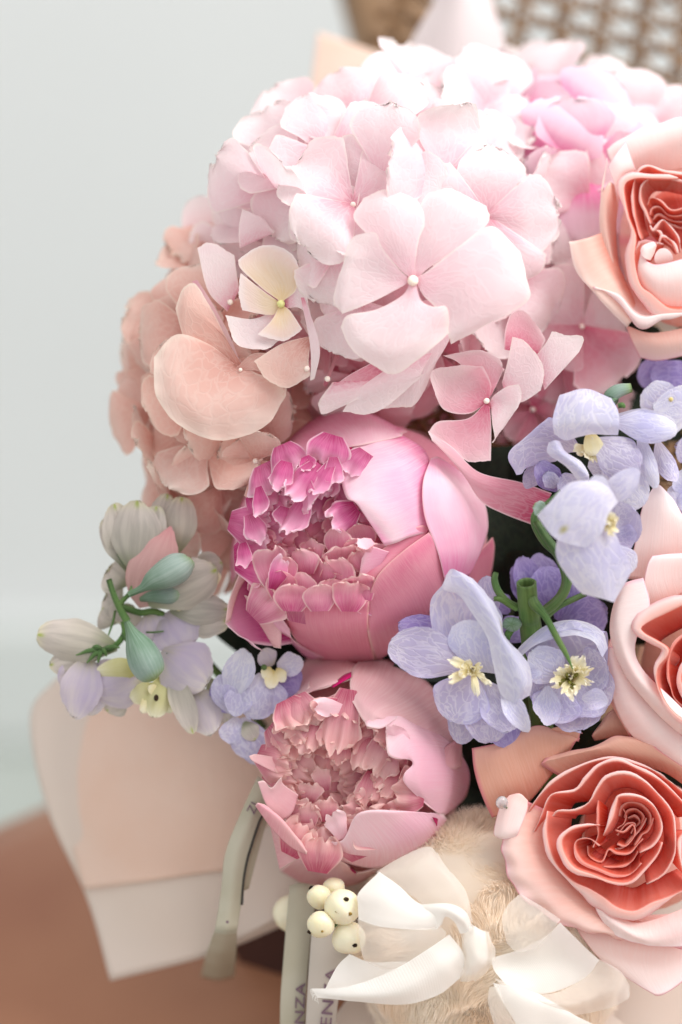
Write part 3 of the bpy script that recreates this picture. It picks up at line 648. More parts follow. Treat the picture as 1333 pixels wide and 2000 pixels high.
# --- lower right rose
T3 = T(880, 1360, 2.9426)
ra = Thing('rose', 'coral garden rose with a deep red swirled heart, lower right beside the bow', 'rose', (1240, 1650, -260), 'garden roses in the bouquet')
stem_of(ra, [(1240, 1650, -200), (1150, 1950, -600), HUB])
cR = (1060, 740)
def R3(mat, rows, **k):
    k.setdefault('thick', 1.2); k.setdefault('nu', 34); k.setdefault('nv', 30); k.setdefault('cr_k', .035); k.setdefault('cr_amp', 3.0); k.setdefault('edge_ruf', 2.5)
    return net(ra, M[mat], rows, T3, **k)
# outermost
R3('rose_pale', [[(730, 1200, -160), (950, 1250, -140), (1300, 1250, -140), (1400, 1200, -140)], [(720, 1320, -90), (930, 1400, -70), (1200, 1430, -60), (1400, 1400, -70)],
    [(800, 1440, -80), (970, 1530, -60), (1180, 1580, -60), (1400, 1500, -80)], [(870, 1520, -90), (1120, 1690, -70), (1230, 1715, -70), (1420, 1580, -90)]], zoff=-30, edge_ruf=2)
R3('rose_pink', [[(640, 700, -120), (640, 900, -120), (850, 1150, -110), (1100, 1300, -110), (1400, 1300, -110)],
    [(480, 620, -70), (480, 860, -40), (640, 1110, -30), (900, 1290, -30), (1400, 1390, -40)],
    [(400, 585, -50), (370, 870, -10), (500, 1120, 0), (800, 1330, -10), (1400, 1430, -40)],
    [(335, 590, -60), (300, 880, -40), (400, 1140, -34), (720, 1330, -40), (1400, 1460, -80)]], zoff=-14, edge_ruf=10, ruf_k=.10, nu=70, nv=36, jag=1.6, jagk=34)
R3('rose_pale', [[(340, 570, 0), (400, 560, 10), (445, 600, 0)], [(285, 640, 0), (350, 640, 26), (440, 660, 10)], [(250, 780, -10), (310, 780, 26), (400, 760, 20)], [(270, 815, -30), (320, 820, 0), (380, 800, 0)]], zoff=-22, nu=16, nv=18)
R3('rose_pale', [[(860, 1170, -60), (950, 1250, -40), (1100, 1300, -30), (1400, 1200, -30)], [(830, 1200, -30), (950, 1310, -6), (1130, 1390, 0), (1400, 1330, -10)], [(900, 1330, -50), (1000, 1400, -30), (1180, 1440, -20), (1400, 1440, -30)]], zoff=-8)
# tan petal at the left and top edges
R3('rose_tan', [[(240, 700, -90), (420, 640, -80), (560, 480, -80), (700, 300, -90)], [(190, 590, -50), (360, 500, -20), (520, 350, -20), (720, 260, -50)], [(140, 430, -50), (300, 340, -10), (500, 230, -10), (740, 240, -50)], [(124, 300, -70), (300, 260, -40), (490, 172, -30), (600, 200, -40), (745, 235, -60)][0:4]], zoff=-46, edge_ruf=2)
R3('rose_tan', [[(560, 200, -60), (600, 220, -60), (740, 262, -60)], [(580, 188, -30), (640, 178, -20), (748, 212, -30)], [(620, 172, -50), (680, 168, -50), (760, 216, -50)]], zoff=-44, nu=14, nv=10)
R3('rose_tan', [[(830, 260, -100), (940, 240, -90), (1060, 230, -90)], [(815, 225, -70), (900, 170, -40), (1020, 140, -60)], [(840, 180, -80), (930, 80, -60), (1010, 60, -80)]], zoff=-60, nu=18, nv=14)
R3('rose_tan', [[(640, 470, -90), (900, 400, -90), (1200, 430, -90), (1420, 560, -90)], [(530, 400, -60), (850, 330, -30), (1150, 350, -20), (1420, 470, -30)], [(535, 375, -50), (840, 300, -16), (1020, 262, -6), (1180, 290, -10), (1420, 400, -30)][0:4] + [],
    [(560, 345, -70), (850, 280, -50), (1020, 236, -40), (1420, 365, -60)]], zoff=-36)
# shaped rims, outermost first
def rm(mat, pts, **k):
    k.setdefault('depth', 105)
    return rim(ra, mat, pts, cR, T3, **k)
rm('rose_mid', [(450, 660, -10), (500, 590, -4), (600, 490, 0), (760, 400, 0), (900, 360, 0), (1000, 370, 0), (1150, 420, 0), (1250, 480, 0), (1400, 600, 0)], lip=22, z=-22, depth=130)
rm('rose_mid', [(480, 780, -30), (520, 700, -10), (560, 600, 0), (600, 560, 6), (720, 545, 6), (790, 470, 6), (860, 400, 6), (960, 372, 10), (1060, 410, 0), (1200, 480, 0), (1330, 600, 0), (1400, 680, 0)], lip=24, z=-18, depth=130)
rm('rose_mid', [(560, 660, 0), (552, 800, 0), (600, 950, 0), (700, 1060, 4), (800, 1110, 8), (880, 1160, 10), (960, 1220, 10), (1060, 1240, 10), (1160, 1190, 10), (1250, 1160, 10), (1400, 1090, 6)], lip=56, z=-6, depth=130)
rm('rose_mid', [(1400, 780, 0), (1330, 800, 6), (1310, 860, 10), (1340, 1000, 10), (1400, 1080, 0)], lip=26, z=-4, depth=105)
rm('rose_mid', [(590, 690, -10), (620, 660, 0), (720, 655, 4), (800, 610, 6), (850, 530, 6), (900, 470, 6), (1000, 445, 6), (1100, 480, 0), (1190, 560, 0), (1270, 660, 0), (1290, 760, 0), (1290, 900, 0), (1230, 1020, 0), (1130, 1080, 0)], lip=20, z=-2, depth=115)
rm('rose_mid', [(860, 740, 8), (780, 745, 10), (700, 765, 10), (640, 820, 10), (650, 900, 10), (710, 990, 10), (820, 1030, 12), (930, 1070, 12), (1030, 1070, 10), (1110, 1000, 8), (1190, 910, 4), (1220, 840, 0)], lip=34, z=6, depth=115)
rm('rose_mid', [(880, 800, 6), (930, 700, 10), (955, 610, 10), (975, 575, 8), (1060, 575, 4), (1130, 600, 0), (1190, 660, 0), (1215, 760, 0), (1170, 850, 0), (1090, 900, 0)], lip=26, z=4, depth=115)
rm('rose_in', [(850, 600, -20), (850, 700, -10), (850, 800, 0), (820, 870, 0)], lip=14, z=-4, depth=70)
rm('rose_in', [(860, 860, 0), (800, 820, 6), (730, 830, 6), (720, 880, 6), (760, 950, 6), (840, 990, 4), (950, 1030, 0), (1040, 1020, 0), (1100, 960, 0)], lip=18, z=-4, depth=95)
rm('rose_in', [(790, 860, -10), (800, 920, -10), (870, 950, -10), (910, 880, -4), (960, 900, -4), (1030, 900, -4), (1080, 850, -4), (1110, 820, -10)], lip=14, z=-14, depth=70)
rm('rose_in', [(880, 980, -14), (960, 980, -10), (1030, 960, -10), (1060, 930, -10), (1080, 890, -10)], lip=12, z=-12, depth=100)
for i, (pts, zz_) in enumerate([([(970, 690), (985, 640), (1030, 610), (1100, 625), (1150, 680), (1150, 740)], -24), ([(1000, 700), (1020, 660), (1070, 650), (1110, 690), (1100, 740)], -34),
        ([(950, 770), (1000, 780), (1050, 740), (1060, 800), (1010, 860), (960, 850)], -22), ([(960, 800), (1010, 740), (1060, 735), (1040, 790)], -28), ([(1060, 860), (1100, 800), (1140, 770), (1170, 700)], -22),
        ([(930, 880), (990, 870), (1040, 820), (1090, 770), (1130, 700)], -26), ([(1020, 700), (1060, 690), (1090, 720), (1060, 760)], -40), ([(990, 640), (1010, 680), (1000, 730), (960, 760)], -30)]):
    rim(ra, 'rose_in', pts, (1060, 740), T3, depth=80, lip=9, z=zz_, nu=26, thick=1.6, wav=1)
blob('heart', (1235, 1615, -100), (95, 90, 40), M['rose_in'], ra, 24, 14)
blob('receptacle', (1260, 1650, -190), (135, 130, 95), M['rose_pink'], ra, 30, 18)

# --- right middle rose, cut by the frame
T8 = T(1100, 900, 3.03)
rb = Thing('rose', 'pale pink rose at the right edge between the delphiniums and the coral rose', 'rose', (1370, 1300, -240), 'garden roses in the bouquet')
stem_of(rb, [(1370, 1300, -200), (1200, 1700, -600), HUB])
def R8(mat, rows, **k):
    k.setdefault('thick', 1.2); k.setdefault('nu', 28); k.setdefault('nv', 26); k.setdefault('cr_k', .035); k.setdefault('cr_amp', 2.6)
    return net(rb, M[mat], rows, T8, **k)
R8('rose_pale', [[(380, 700, -90), (560, 720, -80), (760, 650, -80)], [(425, 500, -60), (580, 430, -20), (760, 430, -20)], [(466, 290, -60), (590, 230, -30), (690, 300, -40)], [(540, 152, -80), (575, 146, -70), (650, 230, -80)]], zoff=-40)
R8('rose_pale', [[(600, 700, -80), (760, 560, -70), (900, 500, -70)], [(560, 500, -60), (720, 380, -40), (900, 360, -40)], [(640, 260, -90), (780, 250, -80), (900, 270, -80)]], zoff=-70)
R8('rose_pale', [[(510, 900, -60), (640, 820, -50), (900, 700, -50)], [(478, 760, -10), (600, 700, 0), (900, 620, 0)], [(500, 620, 0), (610, 580, 20), (900, 570, 20)], [(528, 562, -20), (640, 548, -10), (900, 540, -10)]], zoff=-14)
R8('rose_pink', [[(560, 1480, -90), (400, 1250, -80), (340, 1150, -80), (300, 1000, -80)], [(420, 1560, -40), (300, 1350, -20), (268, 1200, -10), (270, 1100, -30)], [(400, 1640, -60), (280, 1420, -50), (240, 1220, -40), (244, 1105, -50)]][::-1] + [], zoff=-40)
R8('rose_pale', [[(700, 1840, -60), (420, 1640, -50), (300, 1420, -30), (262, 1200, -30), (250, 1110, -40)], [(760, 1800, -20), (520, 1600, 10), (400, 1420, 14), (320, 1240, 4), (290, 1100, -20)], [(800, 1720, -40), (620, 1540, -10), (500, 1400, -10), (420, 1260, -20), (350, 1100, -40)]], zoff=-30)
R8('rose_pale', [[(800, 1700, -30), (580, 1520, -10), (380, 1290, -20), (285, 1080, -30), (278, 920, -30), (330, 742, -20)], [(800, 1640, 10), (640, 1480, 20), (440, 1280, 20), (350, 1080, 20), (340, 900, 24), (385, 715, 10)],
    [(800, 1560, 0), (640, 1400, -20), (470, 1230, -20), (430, 1080, -10), (515, 870, 6), (476, 692, 0)]], zoff=-4)
cQ = (880, 1280)
for mat, pts, lip, z, dp in [('rose_mid', [(900, 800, -20), (760, 830, 0), (620, 890, 0), (470, 975, 6), (478, 1020, 20), (545, 1060, 24), (618, 1110, 20), (612, 1160, 14), (560, 1230, 10), (560, 1330, 10), (620, 1450, 10), (720, 1540, 10), (900, 1620, 0)], 62, 10, 240),
                             ('rose_in', [(900, 950, 0), (760, 1010, 0), (660, 1090, 0), (625, 1200, 0), (635, 1320, 0), (690, 1440, 0), (900, 1530, 0)], 16, -16, 200),
                             ('rose_mid', [(900, 1100, 0), (760, 1160, 0), (700, 1260, 0), (710, 1340, 0), (780, 1440, 0), (900, 1480, 0)], 40, -10, 180),
                             ('rose_in', [(900, 1180, 0), (800, 1230, 0), (770, 1300, 0), (820, 1400, 0), (900, 1430, 0)], 14, -30, 120)]:
    rim(rb, mat, pts, cQ, T8, depth=dp, lip=lip, z=z)
blob('heart', (1400, 1325, -100), (90, 110, 50), M['rose_in'], rb, 24, 14)
blob('receptacle', (1400, 1330, -200), (150, 200, 120), M['rose_tan'], rb, 30, 18)

# --- upper right rose
T4 = T(1000, 200, 4.0)
rc = Thing('rose', 'peach pink rose at the upper right edge beside the big hydrangea head', 'rose', (1340, 470, -420), 'garden roses in the bouquet')
stem_of(rc, [(1340, 470, -360), (1300, 1200, -800), HUB])
ZC = -120
def R4(mat, rows, **k):
    k.setdefault('thick', 1.2); k.setdefault('nu', 30); k.setdefault('nv', 26); k.setdefault('cr_k', .035); k.setdefault('cr_amp', 2.6)
    return net(rc, M[mat], rows, T4, zoff=ZC + k.pop('z', 0), **k)
R4('rose_pale', [[(800, 800, -200), (980, 640, -200), (1180, 560, -200), (1450, 500, -200)], [(800, 560, -60), (960, 420, -40), (1200, 330, -30), (1450, 260, -30)], [(752, 420, -40), (900, 300, -20), (1190, 190, -20), (1450, 130, -20)], [(742, 372, -70), (885, 262, -60), (1190, 146, -60), (1450, 90, -60)]], z=-30, edge_ruf=3)
R4('rose_peach', [[(960, 1640, -140), (860, 1350, -140), (820, 1000, -140), (850, 700, -140)], [(930, 1600, -50), (810, 1280, -30), (745, 950, -20), (770, 620, -30)], [(890, 1540, -60), (740, 1200, -50), (690, 930, -40), (700, 700, -40)], [(870, 1500, -90), (726, 1180, -80), (690, 920, -70), (745, 430, -60)]], z=-14)
R4('rose_pale', [[(830, 800, -100), (880, 640, -90), (1000, 580, -90)], [(800, 640, -40), (860, 540, -20), (960, 500, -20)], [(752, 500, -50), (800, 420, -30), (890, 300, -40)]], z=-10)
R4('rose_peach', [[(720, 1010, -90), (800, 1200, -90), (900, 1420, -80), (1000, 1640, -70)], [(600, 1055, -30), (680, 1260, -20), (800, 1420, 0), (980, 1680, 0)], [(500, 1080, -30), (570, 1320, -20), (700, 1490, 20), (930, 1720, 30)], [(448, 1085, -40), (500, 1310, -40), (640, 1480, 6), (900, 1760, 0)]], z=-6, edge_ruf=2)
cS = (1230, 960)
def r4(mat, pts, z=0, **k):
    k.setdefault('depth', 120); k.setdefault('lip', 24)
    rim(rc, mat, pts, cS, T4, z=ZC + z, **k)
r4('rose_pale', [(640, 1440, -20), (740, 1470, 0), (850, 1520, 20), (950, 1640, 30), (1040, 1680, 30), (1150, 1660, 30), (1260, 1650, 30), (1450, 1640, 20)], z=6, lip=70, depth=240, kin=.8)
r4('rose_mid', [(1300, 590, -20), (1100, 590, -10), (960, 590, 0), (880, 640, 4), (880, 760, 6), (910, 900, 8), (965, 1040, 8), (955, 1180, 8), (970, 1330, 8), (1010, 1440, 10), (1090, 1500, 10), (1200, 1600, 10), (1300, 1620, 10), (1450, 1610, 10)], z=10, lip=92, depth=190)
r4('rose_mid', [(1450, 570, 0), (1300, 560, 0), (1180, 540, 0), (1070, 500, 0), (985, 550, 0), (950, 660, 0), (950, 800, 0), (975, 950, 0), (1015, 1075, 0)], z=2, lip=32, depth=150)
r4('rose_mid', [(1450, 640, 0), (1300, 610, 0), (1190, 590, 0), (1080, 595, 0), (1015, 660, 0), (1010, 760, 0), (1050, 850, 0), (1085, 950, 0)], z=-4, lip=24, depth=140)
for q, pts in enumerate([[(1450, 770), (1330, 830), (1240, 840), (1160, 770), (1090, 745), (1060, 800)], [(1450, 820), (1330, 880), (1230, 880), (1160, 820), (1100, 830), (1080, 880)], [(1450, 880), (1340, 930), (1240, 920), (1150, 880), (1100, 920)], [(1450, 940), (1340, 980), (1260, 960), (1190, 930)]]):
    rim(rc, 'rose_in', pts, (1260, 1060), T4, z=ZC - 8 - q * 8, lip=16, depth=70, nu=26)
for pts, z in [([(1080, 960), (1110, 1000), (1180, 920), (1230, 960), (1300, 1060), (1320, 1170)], -4), ([(1100, 990), (1150, 1010), (1180, 1060), (1250, 1120), (1290, 1170)], -8), ([(1150, 1100), (1180, 1050), (1250, 1080), (1300, 1180)], -2)]:
    rim(rc, 'rose_mid', pts, (1200, 1180), T4, z=ZC + z, lip=30, depth=90, nu=26)
R4('rose_pale', [[(985, 1470, -80), (1080, 1560, -60), (1180, 1620, -60), (1450, 1600, -60)], [(985, 1300, 0), (1060, 1370, 30), (1180, 1420, 40), (1450, 1380, 40)], [(1010, 1170, 10), (1070, 1245, 30), (1170, 1262, 40), (1450, 1190, 40)]], z=4)
R4('rose_pale', [[(1080, 1235, 20), (1110, 1180, 10), (1125, 1120, 10)], [(1030, 1215, 44), (1060, 1150, 44), (1125, 1108, 20)], [(1010, 1160, 20), (1030, 1120, 20), (1110, 1090, 6)]], z=6, nu=14, nv=12)
R4('rose_mid', [[(975, 1280, -60), (1060, 1260, -80), (1190, 1120, -80)], [(955, 1200, 0), (1000, 1120, 0), (1180, 1100, 0)], [(990, 1085, 20), (1060, 1070, 20), (1190, 1110, 0)]], z=-6)
tp(rc, M['rose_pale'], (1200, 1290, -40), (1175, 1135, 20), 150, tf=T4, zoff=ZC, n=(0, 0, 1), arch=.2, shape='shell')
R4('rose_pink', [[(890, 1740, -30), (1100, 1800, 0), (1450, 1740, 0)], [(940, 1870, -40), (1150, 1900, -10), (1450, 1860, -20)], [(1000, 2000, -120), (1150, 2020, -100), (1450, 1960, -100)]], z=-10)
blob('heart', (1335, 430, ZC - 75), (75, 70, 40), M['rose_in'], rc, 24, 14)
blob('receptacle', (1340, 470, ZC - 120), (130, 170, 70), M['rose_pink'], rc, 30, 18)
# ------------------------------------------------------------------ hydrangeas
def nrm(v):
    v = np.array(v, float); return v / np.linalg.norm(v)
def floret(th, c, n, petals, mat, size=115, roll=0, seed=1, eye='eye', er=6, serr=.9, label=None, base=(0, 0, 1), cupd=None, hub=None):
    """four sepals round a bead; petals = list of (tip x, tip y, width[, tip lift]) or None for a regular one"""
    r = np.random.RandomState(seed); n = nrm(n); c = np.array(c, float)
    if petals is None: n = nrm(n + r.normal(size=3) * .28)
    f = blob('floret', c + n * er * .4, er, M[eye], th, 12, 8, label=label)
    hubp = np.array(hub, float) if hub is not None else c - n * 160
    tube('pedicel', [c - n * 2, c - n * 60 + (hubp - c) * .1, c * .4 + hubp * .6], [4, 4, 5], M['hyd_deep'], f, 6)
    if petals is None:
        petals = []
        a = nrm(np.cross(n, (0.2, 1, 0.1))); b = np.cross(n, a)
        for k in range(4):
            t = roll + k * math.pi / 2 + r.normal() * .10
            L = size * 1.25 * r.uniform(.86, 1.16); d = (a * math.cos(t) + b * math.sin(t)) * L
            petals.append((c + d + n * r.uniform(-.25, .30) * L, L * r.uniform(1.05, 1.32)))
    else:
        q = []
        for p in petals:
            dx, dy = p[0] - c[0], p[1] - c[1]
            z = -(n[0] * dx + n[1] * dy) / max(n[2], .35)
            q.append((np.array([p[0], p[1], c[2] + z + (p[3] if len(p) > 3 else 0)]), p[2]))
        petals = q
    for k, (t, wd) in enumerate(petals):
        G = tpg(c + n * (1.5 * (k % 2)), t, wd, n=n + nrm(t - c) * r.normal() * .1, arch=r.uniform(-.02, .14), cup=r.uniform(-.12, .22) if cupd is None else cupd, shape='hyd', tr=.15,
                serr=serr, teeth=r.choice([7, 8, 9]), curl=r.uniform(-.30, .15), ruf=r.uniform(4, 10), rk=.05, amp=3.2, k=.035, fold=r.uniform(.01, .05), nu=31, nv=26, twist=r.normal() * .10, seed=r.randint(1e6))
        sheet('petal', G, M[mat if isinstance(mat, str) else mat[k]], f, 0)
    return f
class Head:
    def __init__(s, label, c, r, stem, group='hydrangea heads in the bouquet'):
        s.c = np.array(c, float); s.r = np.array(r, float)
        s.th = Thing('hydrangea', label, 'hydrangea', (c[0], c[1], c[2] - r[2] * .4), group)
        s.hub = s.c - np.array([0, 0, r[2] * .25])
        stem_of(s.th, [s.hub] + stem, 14)
    def at(s, x, y, k=1.0):
        q = 1 - ((x - s.c[0]) / s.r[0]) ** 2 - ((y - s.c[1]) / s.r[1]) ** 2
        q = max(q, .02); z = s.c[2] + k * s.r[2] * math.sqrt(q)
        n = np.array([(x - s.c[0]) / s.r[0] ** 2, (y - s.c[1]) / s.r[1] ** 2, (z - s.c[2]) / s.r[2] ** 2])
        return np.array([x, y, z]), nrm(n)
    def f(s, x, y, mat, petals=None, dz=0, nb=.5, n=None, k=1.0, **kw):
        c, nn = s.at(x, y, k); c[2] += dz
        if n is None: n = nrm(nn * nb + np.array([0, 0, 1]) * (1 - nb))
        return floret(s.th, c, n, petals, mat, hub=s.hub, **kw)

H1 = Head('largest hydrangea head, pale blush pink, at the centre above the peonies', (740, 496, -370), (300, 296, 380), [(780, 900, -650), HUB])
h = H1
# the star floret and its neighbours
K1 = T(560, 360, 2.666); K2 = T(780, 560, 2.777); K3 = T(220, 360, 2.898)
def fnet(h, x, y, dz, mats, nets, tf, er=6, eye='eye', seed=1, **kw):
    """floret whose sepals follow traced nets"""
    c, nn = h.at(x, y); c[2] += dz
    f = blob('floret', c + np.array([0, 0, er * .5]), er, M[eye], h.th, 14, 8)
    tube('pedicel', [c - np.array([0, 0, 4]), c - np.array([0, 0, 60]), c * .4 + h.hub * .6], [4, 4, 5], M['hyd_deep'], f, 6)
    for i, rows in enumerate(nets):
        m = mats if isinstance(mats, str) else mats[i]
        net(f, M[m], rows, tf, zoff=c[2] - 1.5 * (i % 2), nu=52, nv=34, cr_amp=2.2, cr_k=.045, edge_ruf=2.5, ruf_k=.08, jag=.8, jagk=46, thick=0, seed=seed * 10 + i, **kw)
    return f
fnet(h, 807, 548, 55, 'hyd', [
  [[(640, 485, -6), (672, 478, -6)], [(555, 405, 0), (615, 385, 6), (672, 405, 0)], [(430, 270, 4), (560, 250, 26), (690, 290, 6)], [(348, 170, -20), (520, 125, 20), (730, 170, -10)], [(400, 70, -50), (520, 26, -14), (680, 75, -40)]],
  [[(655, 480, -10), (690, 482, -10)], [(655, 410, -10), (705, 400, -4), (745, 430, -10)], [(665, 290, -10), (770, 270, 20), (900, 330, 0)], [(690, 140, -30), (840, 110, 10), (1050, 200, -20)], [(740, 45, -60), (860, 20, -30), (1040, 110, -60)]],
  [[(680, 485, 0), (685, 525, 0)], [(735, 450, 6), (765, 520, 16), (715, 580, 6)], [(890, 330, 10), (940, 500, 50), (780, 650, 10)], [(1070, 215, -10), (1140, 480, 50), (990, 680, 40), (840, 780, 0)], [(1215, 350, -50), (1250, 480, 0), (1256, 605, 6), (1060, 722, 10), (858, 834, -30)]],
  [[(630, 485, 4), (635, 510, 4)], [(580, 435, 20), (555, 500, 10), (585, 540, 10)], [(500, 330, 50), (420, 450, 20), (450, 610, 10)], [(470, 255, 60), (380, 330, 40), (310, 480, 20), (300, 670, 10)], [(425, 250, 50), (335, 285, 30), (290, 430, 0), (245, 600, -20), (275, 665, -10)]],
  [[(645, 515, 10), (675, 515, 10)], [(600, 580, 16), (655, 585, 30), (700, 600, 20)], [(470, 650, 20), (610, 720, 60), (765, 635, 30)], [(320, 680, 10), (430, 820, 50), (600, 860, 60), (835, 640, 30)], [(283, 740, -20), (330, 850, 0), (440, 935, 10), (560, 990, 0), (700, 900, 20), (852, 770, 0)]]], K1, er=11, seed=41)
fnet(h, 830, 650, -10, 'hyd', [[[(760, 700, -10), (850, 720, -10)], [(660, 850, 10), (850, 800, 10)], [(540, 1020, 30), (680, 1010, 40), (800, 900, 20)], [(440, 1175, 10), (600, 1160, 10), (670, 1140, 0), (770, 960, 0)]]], K1, seed=42)
fnet(h, 640, 740, 150, ['hyd', 'hyd_deep', 'hyd'], [[[(620, 900, -30), (760, 880, -30)], [(380, 1060, 20), (540, 1020, 30), (700, 990, 10)], [(290, 1185, 10), (480, 1180, 10), (760, 950, 0)]], [[(500, 900, -20), (560, 1020, -20)], [(300, 1010, 0), (400, 1080, 0)], [(160, 1140, 10), (210, 1190, 10)]], [[(240, 1030, 0), (520, 1010, 0)], [(180, 1110, 20), (380, 1080, 20), (530, 1030, 10)], [(165, 1150, 10), (200, 1195, 10), (380, 1110, 10), (540, 1035, 0)]]], K1, seed=43)
fnet(h, 951, 783, 250, ['hyd_deep', 'hyd_deep', 'hyd_deep', 'hyd', 'hyd', 'hyd_deep', 'hyd', 'hyd_deep'], [
  [[(480, 600, -10), (500, 590, -10)], [(430, 520, -20), (540, 510, -20)], [(320, 410, -4), (450, 390, 0), (568, 450, -4)], [(240, 372, 10), (420, 343, 14), (540, 390, 10), (568, 470, 0)]],
  [[(468, 640, 0), (490, 605, 0)], [(370, 690, -4), (420, 590, -20), (500, 530, 0)], [(250, 670, 6), (300, 550, -10), (460, 440, 20)], [(196, 590, 26), (175, 465, 30), (300, 428, 34), (440, 430, 34)]],
  [[(465, 635, 0), (492, 650, 0)], [(370, 715, 10), (440, 750, 4), (500, 740, 10)], [(215, 730, 30), (340, 850, 20), (500, 850, 20)], [(158, 788, 40), (300, 900, 30), (390, 950, 30), (498, 942, 30)]],
  [[(495, 615, 4), (500, 645, 4)], [(525, 580, 20), (565, 640, 14), (506, 740, 20)], [(590, 540, 44), (620, 640, 36), (520, 830, 40)], [(650, 530, 60), (662, 600, 54), (600, 720, 50), (500, 850, 50)]],
  [[(560, 520, -10), (590, 640, -10)], [(590, 400, 20), (680, 500, 20), (680, 620, 10)], [(615, 268, 34), (700, 310, 40), (785, 440, 36), (770, 560, 20)]],
  [[(570, 340, -20), (760, 370, -20)], [(575, 240, 0), (680, 230, -10), (780, 320, 0)], [(600, 155, 10), (660, 124, 14), (735, 190, 14), (796, 288, 10)]],
  [[(790, 560, -10), (740, 380, -10)], [(880, 460, 10), (800, 300, 16)], [(980, 350, 20), (1000, 272, 24), (910, 262, 24), (830, 240, 20)]],
  [[(830, 1120, -60), (790, 1200, -60), (720, 1290, -70)], [(660, 1060, -10), (620, 1130, 0), (560, 1230, -30)], [(430, 1005, 20), (420, 1060, 30), (440, 1160, 0)], [(290, 870, 50), (290, 940, 56), (340, 1010, 30)], [(153, 780, 70), (180, 830, 70), (240, 880, 50)]]], K2, seed=44)
fnet(h, 549, 593, 70, ['hyd_cream', 'hyd_cream', 'hyd_cream', 'hyd', 'hyd'], [
  [[(945, 660, 0), (968, 660, 0)], [(850, 590, -10), (950, 560, -20), (1040, 600, -4)], [(730, 480, 20), (880, 430, 0), (1060, 500, 10)], [(710, 425, 30), (850, 344, 20), (1000, 380, 20), (1060, 470, 14)]],
  [[(945, 665, 0), (950, 690, 0)], [(850, 600, 10), (850, 690, 4), (900, 740, 0)], [(725, 500, 30), (715, 620, 20), (735, 712, 10)]],
  [[(945, 690, 4), (975, 690, 4)], [(900, 770, 16), (960, 790, 20), (1010, 720, 16)], [(820, 850, 14), (970, 885, 20), (1075, 820, 20)]],
  [[(940, 700, -20), (960, 720, -20)], [(800, 760, -20), (860, 850, -20), (950, 800, -20)], [(640, 740, 0), (700, 900, 10), (860, 935, 0), (960, 870, -10)]],
  [[(980, 660, -10), (985, 700, -10)], [(1040, 560, 0), (1060, 700, 0)], [(1000, 408, 20), (1090, 590, 20), (1130, 770, 0)]]], K3, eye='eye_green', er=8, seed=45)
fnet(h, 600, 720, 160, ['hyd_peach', 'hyd'], [
  [[(1110, 860, 0), (1120, 900, 0)], [(960, 900, 10), (1000, 1000, 30), (1110, 1000, 10)], [(800, 1000, 10), (880, 1110, 20), (1000, 1150, 10), (1120, 1080, 0)]],
  [[(1065, 640, 20), (1085, 640, 30)], [(1095, 780, 30), (1135, 780, 50)], [(1125, 960, 30), (1176, 950, 50)], [(1120, 1110, 10), (1145, 1100, 20)]]], K3, seed=46)
fnet(h, 450, 590, 230, ['hyd', 'hyd', 'hyd'], [
  [[(650, 720, -20), (720, 600, -20)], [(540, 600, 10), (700, 480, 20)], [(480, 358, 30), (560, 330, 30), (690, 400, 20)]],
  [[(450, 548, 30), (480, 540, 40)], [(540, 700, 34), (570, 680, 44)], [(620, 880, 40), (665, 860, 54)], [(660, 1000, 44), (730, 1010, 54)], [(800, 1130, 30), (850, 1110, 40)], [(840, 1190, 20), (862, 1180, 24)]],
  [[(720, 360, -10), (900, 280, -10)], [(715, 250, 10), (840, 200, 20), (915, 270, 0)], [(735, 138, 20), (800, 170, 20), (920, 262, 10)]]], K3, seed=47)
h.f(662, 487, 'hyd', [(596, 392, 130, 0), (578, 500, 140, 10), (640, 352, 120, -10), (626, 590, 130, 10)], dz=-20, n=(-.3, -.05, 1), seed=8)
h.f(705, 590, 'hyd', [(622, 560, 100, 0), (648, 688, 120, 10), (760, 660, 100, 0)], dz=-16, n=(-.2, .2, 1), seed=9)
h.f(690, 735, 'hyd', [(640, 812, 100, 30), (760, 745, 90, 20), (600, 760, 80, 0)], dz=-30, n=(-.1, .7, .7), seed=13)
h.f(720, 790, 'hyd_deep', [(650, 830, 120, 10), (790, 812, 130, 0), (700, 740, 100, 0)], dz=-60, n=(0, .8, .7), seed=15)
h.f(975, 715, 'hyd_deep', [(905, 700, 120, 10), (1030, 640, 120, 20), (1070, 735, 120, 20), (960, 640, 110, 0)], dz=0, n=(.1, .1, 1), seed=17, k=.9)
h.f(1041, 799, 'hyd_deep', [(1030, 900, 60, 0), (1100, 800, 54, 0), (990, 850, 60, -20), (1060, 720, 70, 0)], dz=0, n=(.2, .2, 1), seed=19)
h.f(1137, 637, ['hyd', 'hyd_deep', 'hyd', 'hyd_deep'], [(1050, 540, 150, 10), (1215, 742, 170, 10), (1210, 610, 130, 0), (1070, 700, 120, 20)], dz=60, n=(.1, .1, 1), seed=20)
h.f(1100, 700, 'hyd_deep', [(1180, 750, 150, 10), (1070, 780, 120, 0), (1050, 660, 110, 0)], dz=30, n=(.1, .4, 1), seed=21)
h.f(1100, 560, 'hyd', [(1040, 470, 130, 10), (1190, 600, 130, 0), (1130, 480, 110, 0), (1030, 580, 130, 0)], dz=40, n=(.1, .0, 1), seed=22)
h.f(1060, 470, 'hyd', [(1010, 400, 130, 10), (1110, 395, 140, 0), (1140, 480, 140, 10), (1000, 480, 110, 0)], dz=40, n=(.0, -.1, 1), seed=23)
